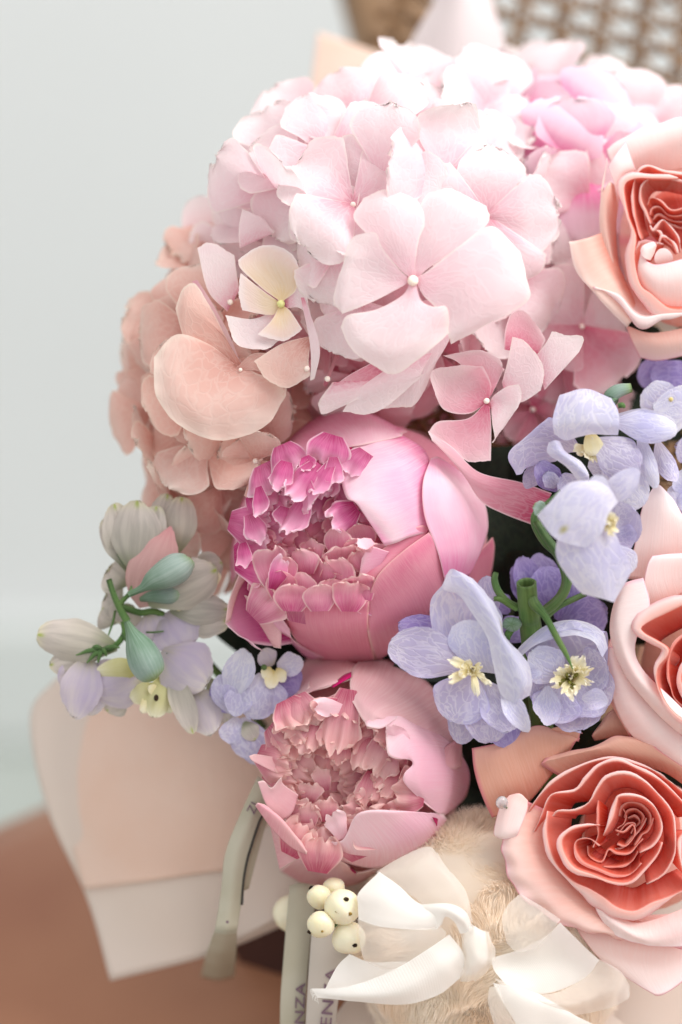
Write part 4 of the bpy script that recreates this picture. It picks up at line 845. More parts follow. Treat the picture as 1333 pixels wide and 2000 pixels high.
# band of pink sepals right of the upper peony, one of them brushing it
h.f(1000, 900, 'hyd_deep', [(950, 960, 120, 0), (1060, 900, 120, 0), (960, 860, 100, 0)], dz=-40, n=(0, .2, 1), seed=25, k=.6)
h.f(560, 850, 'hyd_deep', [(510, 880, 110, 10), (620, 800, 120, 10), (560, 780, 100, 0)], dz=-40, n=(-.2, .6, .8), seed=26, k=.8)
h.f(850, 800, 'hyd_deep', [(800, 860, 110, 10), (900, 850, 110, 10), (830, 740, 100, 0)], dz=-70, n=(0, .5, 1), seed=27, k=.8)
# upper slope
for i, (x, y, mt, sz, dz) in enumerate([(745, 345, 'hyd', 110, 20), (860, 345, 'hyd', 120, 40), (640, 300, 'hyd', 105, 0), (700, 240, 'hyd', 100, 10), (800, 250, 'hyd', 110, 10), (720, 190, 'hyd', 95, 0), (820, 190, 'hyd', 100, 0),
        (640, 220, 'hyd', 90, 10), (560, 310, 'hyd', 105, 20), (540, 375, 'hyd', 110, 20), (600, 350, 'hyd', 100, 0), (900, 250, 'hyd', 115, 20), (930, 320, 'hyd', 110, 20),
        (950, 420, 'hyd', 115, 20), (980, 350, 'hyd', 110, 10), (690, 400, 'hyd', 110, 0), (900, 200, 'hyd', 105, 10), (760, 180, 'hyd', 80, -20), (960, 230, 'hyd', 110, 10), (1010, 330, 'hyd', 110, 30), (1030, 430, 'hyd', 115, 30), (1000, 250, 'hyd', 105, -20), (1000, 560, 'hyd', 110, 0), (980, 620, 'hyd_deep', 100, -10)]):
    h.f(x, y, mt, None, dz=dz, size=sz, roll=i * 1.3 + .4, seed=100 + i, nb=.6)
# deeper florets that close the gaps
for i in range(46):
    t = i * 2.39996; rr = math.sqrt((i + .5) / 46)
    x, y = h.c[0] + rr * h.r[0] * .95 * math.cos(t), h.c[1] + rr * h.r[1] * .95 * math.sin(t)
    h.f(x, y, 'hyd' if y < 600 else 'hyd_deep', None, dz=-60, size=88, roll=i * 2.1, seed=200 + i, nb=.8, k=.88)
for i, (x, y) in enumerate([(1010, 640), (1090, 620), (1160, 690), (1060, 740), (1120, 760), (1190, 640), (980, 540), (1050, 400), (1120, 440), (1190, 520)]):
    h.f(x, y, 'hyd_deep' if y > 610 else 'hyd', None, dz=-40, size=88, roll=i * 1.7, seed=260 + i, nb=.5, n=(.2, .1, 1))

H2 = Head('dusky peach hydrangea head on the shaded left side, above the greenish delphinium', (435, 770, -420), (150, 270, 270), [(600, 1200, -700), HUB])
h = H2
fnet(h, 470, 722, 110, 'hyd_peach', [
  [[(700, 1020, 0), (745, 1030, 0)], [(540, 900, 0), (600, 1090, 16), (820, 1070, 6)], [(360, 850, 10), (390, 1180, 50), (640, 1270, 50), (930, 1110, 16)], [(232, 980, 10), (250, 1200, 20), (390, 1375, 20), (620, 1447, 10), (860, 1375, 0), (985, 1190, -10)]],
  [[(700, 1040, 4), (735, 1050, 4)], [(790, 960, 10), (830, 1060, 14)], [(900, 960, 10), (935, 1050, 16), (900, 1140, 10)], [(950, 1000, 0), (990, 1100, 6), (975, 1215, 0)]],
  [[(700, 1030, -20), (735, 1020, -20)], [(500, 960, -30), (600, 840, 0), (660, 900, -10)], [(400, 860, -30), (440, 700, 0), (590, 760, 0)], [(360, 700, -40), (400, 590, -20), (470, 566, -10), (570, 720, 0)]]], K3, er=4, seed=48)
h.f(470, 1040, 'hyd_peach', [(392, 1030, 130, 30), (450, 940, 110, 10), (440, 1110, 120, 0), (540, 1060, 100, 0)], dz=120, n=(-.2, .1, 1), seed=32, k=1.0)
h.f(340, 1010, 'hyd_deep', [(300, 1110, 120, 60), (360, 930, 90, 0)], dz=60, n=(-.1, .2, 1), seed=33)
h.f(500, 900, 'hyd_peach', [(540, 960, 110, 20), (480, 850, 110, 0), (430, 900, 110, 0), (520, 840, 90, 20)], dz=110, n=(-.1, .3, 1), seed=34)
for i, (x, y, sz) in enumerate([(350, 560, 85), (400, 520, 85), (330, 640, 85), (310, 720, 85), (300, 800, 85), (320, 880, 90), (360, 960, 90), (400, 860, 95), (430, 950, 95), (380, 760, 95), (390, 650, 95), (440, 600, 90),
                                (320, 940, 80), (420, 460, 70), (470, 820, 90), (400, 1020, 85), (350, 700, 90), (460, 1080, 80), (520, 1000, 80)]):
    h.f(x, y, 'hyd_peach', None, dz=20, size=sz, roll=i * 1.9, seed=300 + i, nb=.7)
for i in range(26):
    t = i * 2.39996; rr = math.sqrt((i + .5) / 26)
    h.f(h.c[0] + rr * h.r[0] * .9 * math.cos(t), h.c[1] + rr * h.r[1] * .9 * math.sin(t), 'hyd_peach', None, dz=-30, size=80, roll=i * 2.1, seed=340 + i, nb=.8, k=.85)
tp(H1.th, M['hyd'], (440, 500, -420), (378, 385, -400), 90, n=(-.3, .1, 1), arch=.1, cup=.2, serr=.4, nu=25, nv=20)

H3 = Head('pink-white hydrangea head at the top right below the woven cane, with bright pink hollows', (1120, 345, -640), (230, 185, 330), [(1050, 900, -900), HUB])
h = H3
for i, (x, y, mt, sz, dz) in enumerate([(1060, 190, 'hyd', 105, 0), (1010, 270, 'hyd_mag', 105, 0), (1110, 250, 'hyd_mag', 110, 20), (1180, 230, 'hyd', 100, 0), (1250, 260, 'hyd', 100, 0), (1290, 300, 'hyd', 100, 10),
        (1060, 330, 'hyd_mag', 110, 30), (1140, 330, 'hyd_mag', 100, 40), (1090, 400, 'hyd_mag', 90, -30), (1150, 400, 'hyd', 110, 60), (1200, 320, 'hyd', 100, 20), (1020, 180, 'hyd', 90, -20), (1240, 380, 'hyd', 100, 0), (980, 220, 'hyd', 95, -10), (1100, 160, 'hyd', 80, -30)]):
    h.f(x, y, mt, None, dz=dz, size=sz, roll=i * 1.1 + .3, seed=400 + i, nb=.6)
for i in range(30):
    t = i * 2.39996; rr = math.sqrt((i + .5) / 30)
    h.f(h.c[0] + rr * h.r[0] * .95 * math.cos(t), h.c[1] + rr * h.r[1] * .95 * math.sin(t), 'hyd' if i % 3 else 'hyd_mag', None, dz=-30, size=85, roll=i * 2.1, seed=440 + i, nb=.8, k=.85)
net(H3.th, M['hyd'], [[(1080, 330, -420), (1150, 330, -400), (1200, 350, -400)], [(1120, 250, -420), (1165, 240, -400), (1190, 260, -420)], [(1165, 160, -440), (1180, 145, -440), (1195, 150, -450)]])
# ------------------------------------------------------------------ delphiniums
GD = 'delphinium sprays in the bouquet'
def bees(th, f, tips, c, tf, z, wd=70, mat='bee', L=1.0, sp=None):
    r = np.random.RandomState(7 + len(tips))
    tips = list(tips) + [(c[0] + (x - c[0]) * .6 + r.normal() * 14, c[1] + (y - c[1]) * .6 + r.normal() * 14) for x, y in tips[::2]]
    for i, (x, y) in enumerate(tips):
        tp(f, M[mat], (c[0] + (x - c[0]) * .1, c[1] + (y - c[1]) * .1, 20), (x, y, 60 + r.uniform(-10, 25)), wd * r.uniform(.45, 1.05), name='inner_petal', tf=tf, zoff=z, n=(0, 0, 1), arch=.3, cup=r.uniform(-.5, .4),
           shape='bee', tr=.15, serr=1.8, teeth=2, curl=r.uniform(0, .6), ruf=3, rk=.3, amp=1, nu=13, nv=11, lobes=2.5, lobe_amp=.12)
T5 = T(740, 1040, 2.666)
da = Thing('delphinium', 'lilac delphinium with two open florets and a cut hollow stem, between peonies and roses', 'delphinium', (1030, 1330, -260), GD)
def dfl(th, c, tf, z, label=None, r=6, mat='bee'):
    P = tf(np.array([[c[0], c[1], 0]], float))[0]; P[2] += z
    return blob('floret', P, r, M[mat], th, 12, 8, label=label)
def D5(f, mat, c, t, wd, z=0, **k):
    k.setdefault('shape', 'delph'); k.setdefault('ruf', 4.5); k.setdefault('rk', .1); k.setdefault('amp', 2.2); k.setdefault('serr', .7); k.setdefault('teeth', 4)
    k.setdefault('nu', 25); k.setdefault('nv', 22); k.setdefault('tr', .18)
    tp(f, M[mat], c, t, wd, name='sepal', tf=k.pop('tf', T5), zoff=z, **k)
def N5(f, mat, rows, z=0, tf=T5, **k):
    k.setdefault('cr_amp', 1.8); k.setdefault('thick', 0)
    net(f, M[mat], rows, tf, zoff=z, name='sepal', **k)
# floret A
f = dfl(da, (490, 720), T5, 0, 'lilac floret with a cream heart and a folded upper sepal')
D5(f, 'del_dk', (420, 600, -60), (105, 480, -50), 210, -20, arch=.1)
D5(f, 'del', (470, 690, 0), (48, 572, 20), 270, -6, arch=.12, cup=.15)
N5(f, 'del_lt', [[(380, 700, -20), (480, 690, -30), (620, 660, -20)], [(285, 520, 0), (420, 480, -20), (640, 480, 0)], [(270, 360, 20), (430, 340, 30), (640, 420, 20)], [(335, 270, 30), (420, 250, 60), (560, 330, 50)], [(350, 220, 50), (388, 190, 60), (470, 240, 60)]], 0)
N5(f, 'del_lt', [[(490, 720, 0), (560, 730, 0), (640, 740, 0)], [(365, 590, 20), (480, 560, 30), (600, 600, 10)], [(380, 490, 50), (460, 455, 60), (580, 480, 60)]], 6)
N5(f, 'del_spot', [[(370, 195, 60), (335, 290, 50), (420, 330, 60), (500, 440, 70), (570, 560, 76), (600, 700, 70), (630, 830, 66), (690, 905, 50)],
    [(392, 190, 80), (440, 230, 100), (520, 320, 112), (600, 450, 120), (650, 560, 124), (710, 680, 120), (750, 800, 110), (720, 890, 80)],
    [(400, 200, 50), (480, 240, 60), (570, 330, 60), (640, 440, 60), (670, 560, 60), (770, 670, 60), (800, 760, 50), (790, 850, 40)]], 10, nu=40, nv=20, edge_ruf=2)
D5(f, 'del', (490, 740, 0), (385, 985, 10), 320, -4, arch=.12, cup=.1, n=(-.1, .1, 1))
D5(f, 'del', (530, 770, -10), (585, 1105, 0), 250, -10, arch=.12, cup=.12)
D5(f, 'del', (560, 780, -20), (690, 1040, 30), 200, 0, arch=.12, cup=.3)
D5(f, 'del_lt', (640, 800, 0), (775, 1040, 30), 120, 10, arch=.2, cup=.5)
D5(f, 'del', (480, 800, -60), (430, 1105, -40), 190, -30)
D5(f, 'del_dk', (600, 800, -60), (670, 1120, -50), 230, -30, ruf=5)
D5(f, 'del', (560, 500, -40), (560, 230, -20), 150, -30, ruf=5)
bees(da, f, [(355, 655), (385, 735), (345, 785), (440, 650), (560, 680), (500, 690), (585, 800), (512, 852), (480, 770), (560, 730), (440, 720)], (490, 710), T5, 6, 66)
blob('dark_throat', (928, 1305, 26), (5, 5, 4), M['calyx'], f, 10, 6)
# floret B, a cup
f = dfl(da, (980, 760), T5, -30, 'cup-shaped lilac floret under the green stem')
N5(f, 'del', [[(1150, 820, -110), (1000, 850, -130), (860, 760, -110)], [(1190, 700, -60), (1000, 640, -120), (800, 700, -60)], [(1195, 560, -20), (980, 520, -50), (760, 610, -20)], [(1180, 520, 10), (1000, 460, 20), (790, 560, 10)], [(1140, 560, 30), (1010, 500, 50), (830, 570, 30)]], -16, edge_ruf=4)
N5(f, 'del_lt', [[(1195, 600, 20), (1170, 520, 24), (1090, 470, 30), (980, 455, 30), (860, 490, 24), (760, 570, 20), (715, 620, 10)], [(1170, 650, 40), (1120, 570, 50), (1040, 540, 54), (960, 545, 50), (880, 560, 44), (800, 600, 30), (730, 660, 20)]], -16, nu=44, nv=12, edge_ruf=4)
D5(f, 'del_lt', (960, 760, -60), (785, 620, 10), 220, -10, arch=.2, cup=.2)
D5(f, 'del', (930, 780, -80), (790, 850, -10), 280, -16, arch=-.1, cup=.3)
D5(f, 'del', (960, 800, -80), (900, 985, 0), 280, -10, arch=-.1, cup=.3)
D5(f, 'del_lt', (880, 800, -60), (880, 1000, 30), 150, 0, arch=-.1, cup=.3)
D5(f, 'del', (1000, 800, -80), (1060, 1030, -10), 330, -20, arch=-.1, cup=.3)
D5(f, 'del', (1040, 790, -80), (1195, 900, 0), 300, -14, arch=-.1, cup=.3)
D5(f, 'del', (1040, 740, -80), (1190, 700, 0), 260, -14, arch=-.1, cup=.2)
D5(f, 'del_lt', (1060, 860, -30), (1200, 880, 40), 110, -2, arch=.1, cup=.5)
D5(f, 'del_lt', (760, 740, 20), (845, 735, 40), 60, 0)
bees(da, f, [(1060, 640), (1000, 660), (1110, 720), (1120, 790), (1060, 700), (885, 800), (905, 720), (950, 850), (1015, 880), (1085, 810), (1130, 700), (960, 690), (1040, 760)], (1000, 750), T5, -26, 80)
for i, (x, y) in enumerate([(985, 740), (1000, 780), (1020, 800), (960, 770), (940, 790), (1035, 740), (1010, 820)]):
    tube('stamen', T5(np.array([(980, 770, 20), (x, y, 90)], float)) + np.array([0, 0, -26]), [2.2, 4], M['anther'], f, 6)
# dark florets behind
f = dfl(da, (850, 330), T5, -150, 'dim violet floret deep behind the green stem', mat='del_dk')
for c_, t_, w_ in [((830, 380, 0), (735, 120, 30), 150), ((860, 380, 0), (760, 240, 60), 120), ((880, 380, 0), (830, 110, 0), 190), ((900, 420, 20), (880, 170, 70), 240), ((950, 440, 0), (1010, 240, 20), 170), ((820, 420, 0), (700, 180, 0), 120)]:
    D5(f, 'del_dk', c_, t_, w_, -150, arch=.15, cup=.3, ruf=4)
f = dfl(da, (1000, 500), T5, -150, 'dim violet floret behind the cup-shaped one', mat='del_dk')
for c_, t_, w_ in [((950, 480, 0), (1190, 400, 20), 260), ((960, 520, 0), (1170, 560, 0), 220), ((930, 460, 0), (1020, 340, 0), 200), ((640, 560, 0), (760, 460, 0), 160), ((680, 420, 0), (600, 330, 0), 120)]:
    D5(f, 'del_dk', c_, t_, w_, -140, arch=.15, cup=.1, ruf=4)
# green stem with a hollow cut end, its side shoots and a thorn-like bract
st = tube('stem', T5(np.array([(770, 262, 120), (775, 330, 80), (785, 420, 20), (800, 560, -120), (900, 1400, -700)], float)), [20, 20, 20.5, 22, 20], M['green'], da, 20, hollow=1, label='cut hollow green stem pointing at the viewer')
tube('bract', T5(np.array([(800, 340, 120), (815, 375, 130), (870, 440, 130), (930, 550, 130), (975, 630, 130), (1012, 712, 120)], float)), [8, 11, 7, 6.5, 5, 1], M['green'], da, 10)
tube('side_shoot', T5(np.array([(612, 208, 60), (604, 250, 64), (625, 310, 60), (680, 370, 30), (760, 400, 0)], float)), [5.5, 7, 7.5, 8, 8], M['green'], da, 10)
tube('side_shoot', T5(np.array([(820, -60, 60), (870, 20, 60), (935, 110, 60), (985, 210, 60), (970, 310, 50), (900, 390, 20), (820, 430, -20)], float)), [7, 8, 9, 9, 9, 9, 9], M['green'], da, 10)
tube('side_shoot', T5(np.array([(1080, 318, 20), (1000, 355, 20), (930, 390, 10), (860, 450, -20)], float)), [6, 6.5, 7, 7], M['green'], da, 10)
tube('bract', T5(np.array([(600, 345, 60), (640, 350, 60), (720, 400, 30)], float)), [5, 6, 5], M['green'], da, 8)
blob('bud', T5(np.array([[695, 478, 20]], float))[0], (20, 14, 12), M['bud'], da, 18, 12, amp=.1)
tube('bract', T5(np.array([(680, 560, 20), (676, 530, 10), (700, 500, 0)], float)), [2, 8, 6], M['green'], da, 8)

# upper right spray
T6 = T(980, 700, 3.776)
db = Thing('delphinium', 'pale blue-lilac delphinium spray at the right with its nearest floret blurred', 'delphinium', (1180, 960, -300), GD)
f = dfl(db, (660, 700), T6, 10, 'floret with a hooded upper sepal over a cream heart')
def D6(mat, c, t, wd, z=0, **k): D5(f, mat, c, t, wd, z, tf=T6, **k)
def N6(mat, rows, z=0, **k): N5(f, mat, rows, z, tf=T6, **k)
N6('del_lt', [[(440, 330, -40), (620, 260, -60), (820, 330, -40)], [(430, 270, 20), (630, 222, 20), (810, 300, 20)], [(385, 420, 90), (600, 330, 130), (860, 390, 90)], [(382, 500, 100), (560, 470, 150), (870, 480, 110)], [(390, 555, 70), (480, 606, 60), (640, 560, 80), (860, 565, 70)]], 20, edge_ruf=2)
N6('del', [[(600, 690, -40), (480, 700, -60), (400, 760, -60)], [(520, 560, 0), (300, 620, 0), (200, 800, 0)], [(380, 440, 20), (170, 620, 20), (150, 850, 10)], [(330, 470, 0), (60, 690, 10), (110, 860, 10)][0:3]], -30, edge_ruf=3)
D6('del_dk', (420, 980, -60), (270, 760, 0), 200, -20, arch=.2, cup=.4)
D6('del', (400, 960, -40), (330, 830, 20), 130, -10, arch=.2, cup=.6)
D6('del', (300, 900, -80), (170, 830, -20), 220, -40, arch=.1)
D6('del', (600, 900, -40), (420, 980, -10), 220, -10)
D6('del_lt', (830, 470, 20), (1292, 545, 60), 260, 10, arch=.18, cup=-.3, n=(0, -.2, 1))
D6('del_lt', (830, 430, 0), (1290, 500, 30), 200, 4, arch=.14, cup=.3)
D6('del', (700, 600, 0), (1020, 850, 60), 330, 10, arch=.15, cup=-.2)
D6('del_lt', (1030, 600, 0), (1140, 960, 40), 130, -6, arch=.15, cup=-.5, shape='long')
D6('del', (1150, 600, -40), (1230, 920, 0), 160, -20, arch=-.2, cup=-.5, skew=.3)
D6('del_lt', (760, 760, -60), (1050, 1090, 10), 340, -10, arch=.12, cup=-.2)
D6('del', (640, 780, -60), (900, 830, -20), 260, -30)
bees(db, f, [(640, 600), (700, 590), (770, 690), (700, 780), (600, 740), (530, 690), (740, 640), (640, 680), (660, 760)], (660, 650), T6, -10, 110)
D6('bee', (650, 540, 0), (700, 720, 60), 150, 0, arch=.2, shape='bee')
N6('del_lt', [[(350, 620, 60), (345, 700, 60), (480, 800, 60), (560, 900, 60), (600, 960, 50)], [(390, 605, 80), (440, 690, 100), (540, 770, 110), (620, 850, 110), (650, 890, 90)], [(430, 610, 50), (475, 690, 50), (590, 760, 50), (645, 850, 60), (640, 900, 50)]], 20, nu=30, nv=14)
tube('spur', T6(np.array([(840, 330, 0), (800, 290, -20), (860, 240, -20), (960, 215, -30)], float)), [10, 14, 14, 9], M['bud'], db, 12)
tube('spur', T6(np.array([(860, 350, 30), (890, 345, 30), (910, 360, 20)], float)), [5, 6, 3], M['green'], db, 8)
# nearest floret
f = dfl(db, (680, 1150), T6, 60, 'nearest floret, blurred, seen from behind with a yellow-green spot')
N6('del_spot', [[(700, 900, 80), (800, 960, 100), (860, 1060, 90)], [(500, 920, 100), (680, 1010, 150), (790, 1150, 130)], [(340, 1080, 90), (540, 1170, 160), (740, 1290, 130)], [(262, 1160, 50), (400, 1330, 110), (620, 1400, 100)]], 110, edge_ruf=2)
N6('del_lt', [[(430, 1250, 60), (620, 1180, 80), (800, 1200, 70)], [(400, 1440, 90), (640, 1380, 140), (890, 1400, 90)], [(480, 1600, 70), (700, 1590, 130), (955, 1560, 60)], [(600, 1740, 40), (740, 1770, 70), (830, 1800, 50)]], 90, nv=30, edge_ruf=2)
D6('del_lt', (700, 1130, 60), (715, 860, 120), 210, 90, arch=.1)
D6('del_lt', (740, 1080, 40), (1010, 820, 100), 200, 80, arch=.1)
D6('del', (800, 1280, -20), (1010, 1150, 60), 340, 20, arch=-.1, cup=.2)
D6('del', (800, 1300, -20), (960, 1400, 60), 300, 20, arch=-.1, cup=.3)
D6('del_lt', (820, 1380, 0), (940, 1600, 60), 260, 30, arch=.1)
bees(db, f, [(830, 1130), (860, 1220), (800, 1280), (850, 1330), (790, 1190), (770, 1120)], (790, 1220), T6, 110, 130)
D6('bud', (330, 1130, 0), (235, 1080, 30), 120, 60, arch=.2)
# white-lilac florets at the right edge
f = dfl(db, (1250, 300), T6, -100, 'white-lilac floret at the right edge')
D6('del_lt', (1250, 420, -60), (1080, 190, -20), 300, -110, arch=.1)
D6('del_lt', (1400, 420, -60), (1120, 380, 0), 360, -100, arch=.1, cup=.1)
D6('del_lt', (1400, 500, -60), (1300, 200, 0), 300, -110, arch=.1)
D6('del_dk', (1500, 200, -60), (1100, 120, -20), 300, -190, arch=.1)
D6('del_dk', (1300, 60, -60), (1000, 160, -20), 260, -200, arch=.1)
D6('del', (1450, 700, -60), (1290, 640, 0), 220, -120)
f = dfl(db, (1420, 1000), T6, -80, 'white floret with a brown-flecked edge cut by the right side of the frame')
for c_, t_, w_ in [((1420, 1100, 0), (1232, 960, 40), 200), ((1400, 1020, 0), (1330, 820, 20), 220), ((1420, 1050, 20), (1290, 1080, 60), 150), ((1420, 1100, 0), (1330, 1180, 20), 160)]:
    D6('del_lt', c_, t_, w_, -90, arch=.15, cup=.3)
tube('stem', T6(np.array([(440, 975, 60), (380, 1030, 60), (320, 1080, 60), (250, 1150, 40), (250, 1230, 30), (320, 1350, 20), (420, 1450, 10), (480, 1620, 0), (440, 1750, -30), (330, 1850, -80)], float)), [4, 5, 5, 7, 8, 9, 9.5, 10, 10, 9], M['green'], db, 10)
stem_of(db, [(1190, 960, -60), (1180, 1200, -350), HUB], 10)

# shaded greenish spray on the left
T7 = T(50, 940, 2.3386)
dc = Thing('delphinium', 'greenish lilac delphinium spray with two blue-green buds on the shaded left side', 'delphinium', (300, 1220, -300), GD)
Z7 = -150
def D7(mat, c, t, wd, z=0, **k):
    k.setdefault('arch', .12); D5(f, mat, c, t, wd, Z7 + z, tf=T7, **k)
f = dfl(dc, (480, 380), T7, Z7, 'closed floret at the top of the spray')
D7('del_gr', (470, 410, -40), (405, 100, -10), 170); D7('del_gr', (500, 420, 0), (510, 92, 20), 240, cup=-.3); D7('del_gr', (540, 380, -30), (600, 110, -10), 150); D7('del_gr', (470, 400, -30), (355, 170, -20), 120)
D7('del_gr', (600, 330, -60), (650, 60, -60), 160); D7('del_gr', (690, 330, -50), (715, 70, -40), 170, cup=-.2)
f = dfl(dc, (420, 440), T7, Z7 - 60, 'dim floret behind the stems')
D7('del_gr', (470, 470, -60), (370, 400, -60), 190); D7('del_gr', (440, 560, -80), (360, 520, -80), 170); D7('del_gr', (430, 640, -80), (350, 580, -80), 170); D7('del_gr', (480, 560, -80), (440, 660, -80), 170)
f = dfl(dc, (700, 580), T7, Z7, 'side-facing floret with a pale green spot beside the peony')
D7('del_grl', (640, 600, -40), (745, 760, -20), 260); D7('del_grl', (560, 600, -40), (600, 740, -40), 180)
D7('del_gr', (700, 610, -40), (925, 640, -20), 190); D7('del_gr', (660, 590, -20), (930, 585, 0), 150, cup=-.3); D7('del_gr', (560, 560, 0), (880, 400, 30), 230, cup=-.5)
D7('del_gr', (760, 420, -60), (900, 370, -50), 150); D7('bee', (800, 500, -20), (890, 420, 20), 70)
tube('spur', T7(np.array([(525, 540, 0), (580, 525, 20), (660, 520, 20), (720, 500, 10)], float)) + np.array([0, 0, Z7]), [5, 12, 18, 14], M['bud'], f, 12)
f = dfl(dc, (330, 780), T7, Z7, 'floret hanging lowest at the far left', mat='green')
D7('del_gr', (420, 760, 0), (52, 700, 10), 210, cup=-.5); D7('del_gr', (330, 800, -20), (110, 840, -20), 150); D7('del_grl', (290, 790, 0), (225, 1080, 20), 200); D7('del_grl', (330, 830, -20), (300, 1070, -10), 150); D7('del_grl', (260, 800, -20), (180, 960, -20), 140)
for i, (x, y) in enumerate([(230, 795), (280, 830), (330, 830), (370, 800), (300, 760), (430, 760)]):
    tube('bract', T7(np.array([(350, 770, 20), ((350 + x) / 2, (770 + y) / 2 - 8, 36), (x, y, 30)], float)) + np.array([0, 0, Z7]), [4, 5, 1.5], M['green'], f, 6)
f = dfl(dc, (600, 880), T7, Z7, 'floret with a yellow heart below the hanging bud', mat='yel')
D7('del_grl', (560, 900, -20), (325, 960, 20), 220, cup=-.4); D7('yel', (540, 850, 0), (330, 870, 10), 110, cup=-.3); D7('del_grl', (480, 850, -30), (290, 920, -30), 160)
D7('del_gr', (460, 980, -40), (370, 1050, -40), 130); D7('yel', (640, 870, 0), (590, 1080, 20), 130, cup=-.4); D7('yel', (610, 930, 0), (480, 1000, 20), 100, cup=-.3); D7('yel', (650, 900, -10), (660, 1060, 10), 90)
D7('bee', (610, 940, 0), (530, 1060, 20), 70); D7('bee', (600, 960, 10), (560, 940, 40), 50); blob('dark_throat', T7(np.array([[597, 990, 30]], float))[0] + np.array([0, 0, Z7 + 12]), (5, 7, 4), M['calyx'], f, 8, 6)
f = dfl(dc, (650, 790), T7, Z7, 'floret with one broad lilac sepal', mat='green')
D7('del_grl', (620, 780, 0), (830, 930, 30), 300, cup=-.2); D7('del_gr', (660, 850, 0), (765, 1150, 10), 120, cup=.3); D7('del_grl', (760, 930, -20), (850, 1150, -10), 190, cup=-.3); D7('del_grl', (720, 920, -30), (790, 1120, -30), 150); D7('del_gr', (840, 900, -30), (930, 1110, -40), 130)
f = dfl(dc, (640, 500), T7, Z7 - 20, 'rose pink bract-like petal')
D7('dusty', (520, 580, -20), (665, 205, 10), 240, shape='leaf', tr=.1, cup=-.15, label='dusty pink pointed petal')
# buds and stems
b1 = tube('bud', T7(np.array([(470, 518, 30), (530, 490, 34), (580, 455, 40), (640, 425, 44), (700, 392, 44), (745, 365, 40), (756, 355, 38)], float)) + np.array([0, 0, Z7 + 40]), [6, 8, 20, 29, 30, 18, 6], M['bud'], dc, 22, label='blue-green bud lying against the pink petal')
b2 = tube('bud', T7(np.array([(462, 640, 30), (485, 690, 34), (520, 760, 40), (552, 830, 44), (580, 885, 40), (592, 905, 38)], float)) + np.array([0, 0, Z7 + 50]), [6, 13, 29, 34, 26, 8], M['bud'], dc, 22, label='blue-green bud hanging down')
for pts, rr in [([(380, 448, 10), (400, 510, 14), (430, 580, 16), (465, 640, 20)], [6, 6, 7, 8]), ([(475, 515, 20), (450, 540, 16), (425, 570, 12)], [5, 5, 6]), ([(410, 590, 0), (400, 640, 0), (378, 705, 0)], [2.5, 2.5, 1.5]),
                ([(550, 690, 0), (590, 690, 0), (632, 685, 0)], [2, 2, 1.5]), ([(420, 330, 0), (450, 370, 0), (500, 400, 0), (480, 500, 0)], [2.5, 3, 3, 3]), ([(430, 570, 10), (520, 600, -20), (640, 620, -60), (900, 900, -300)], [7, 7, 7, 8]),
                ([(440, 700, 10), (470, 740, 20), (500, 790, 10)], [3, 3, 2]), ([(870, 700, -60), (960, 640, -80), (1050, 700, -100)], [4, 5, 6]), ([(345, 780, 20), (400, 760, 10), (450, 700, 0), (450, 640, 0)], [6, 6, 6, 7])]:
    tube('stem', T7(np.array(pts, float)) + np.array([0, 0, Z7]), rr, M['green'], dc, 10)
stem_of(dc, [T7(np.array([[900, 900, -300]], float))[0] + np.array([0, 0, Z7]), (640, 1600, -600), HUB], 8)

# small violet spray between the peonies on the left
dd = Thing('delphinium', 'small dim violet delphinium spray tucked left of the gap between the two peonies', 'delphinium', (520, 1350, -300), GD)
f = dfl(dd, (1090, 850), T7, -130, 'violet floret with a cream heart', mat='green')
def D8(mat, c, t, wd, z=0, **k):
    k.setdefault('arch', .14); k.setdefault('ruf', 4); D5(f, mat, c, t, wd, -140 + z, tf=T7, **k)
D8('del', (940, 1060, -20), (900, 880, 10), 150); D8('del_lt', (930, 1000, 0), (1010, 765, 20), 150, cup=.4, ruf=6); D8('del', (1080, 880, 0), (1035, 1090, 20), 190, cup=-.4); D8('del', (1000, 920, 0), (950, 1070, 10), 130, cup=.4)
D8('del', (1100, 900, -10), (1130, 1060, 0), 170); D8('del_dk', (960, 900, -40), (890, 1050, -40), 170); D8('bee', (1120, 850, 0), (1085, 900, 30), 60); D8('bee', (1130, 860, 0), (1120, 950, 30), 70); D8('bee', (1150, 850, 0), (1180, 920, 30), 60)
D8('del_lt', (1150, 840, -20), (1270, 830, 0), 120, cup=.4); D8('del_grl', (1130, 840, -30), (1080, 770, 0), 100); D8('del_dk', (1150, 880, -40), (1240, 960, -40), 170)
D8('del', (990, 1080, -30), (1050, 1270, -20), 180, cup=-.3); D8('del', (960, 1080, -30), (960, 1200, -20), 160); D8('del_gr', (1000, 1100, -10), (1050, 1180, 0), 90); D8('del', (1010, 1130, -40), (1100, 1290, -50), 160)
stem_of(dd, [(520, 1310, -160), (640, 1600, -500), HUB], 8)
stem_of(da, [(1040, 1300, -150), (1000, 1600, -500), HUB], 10)
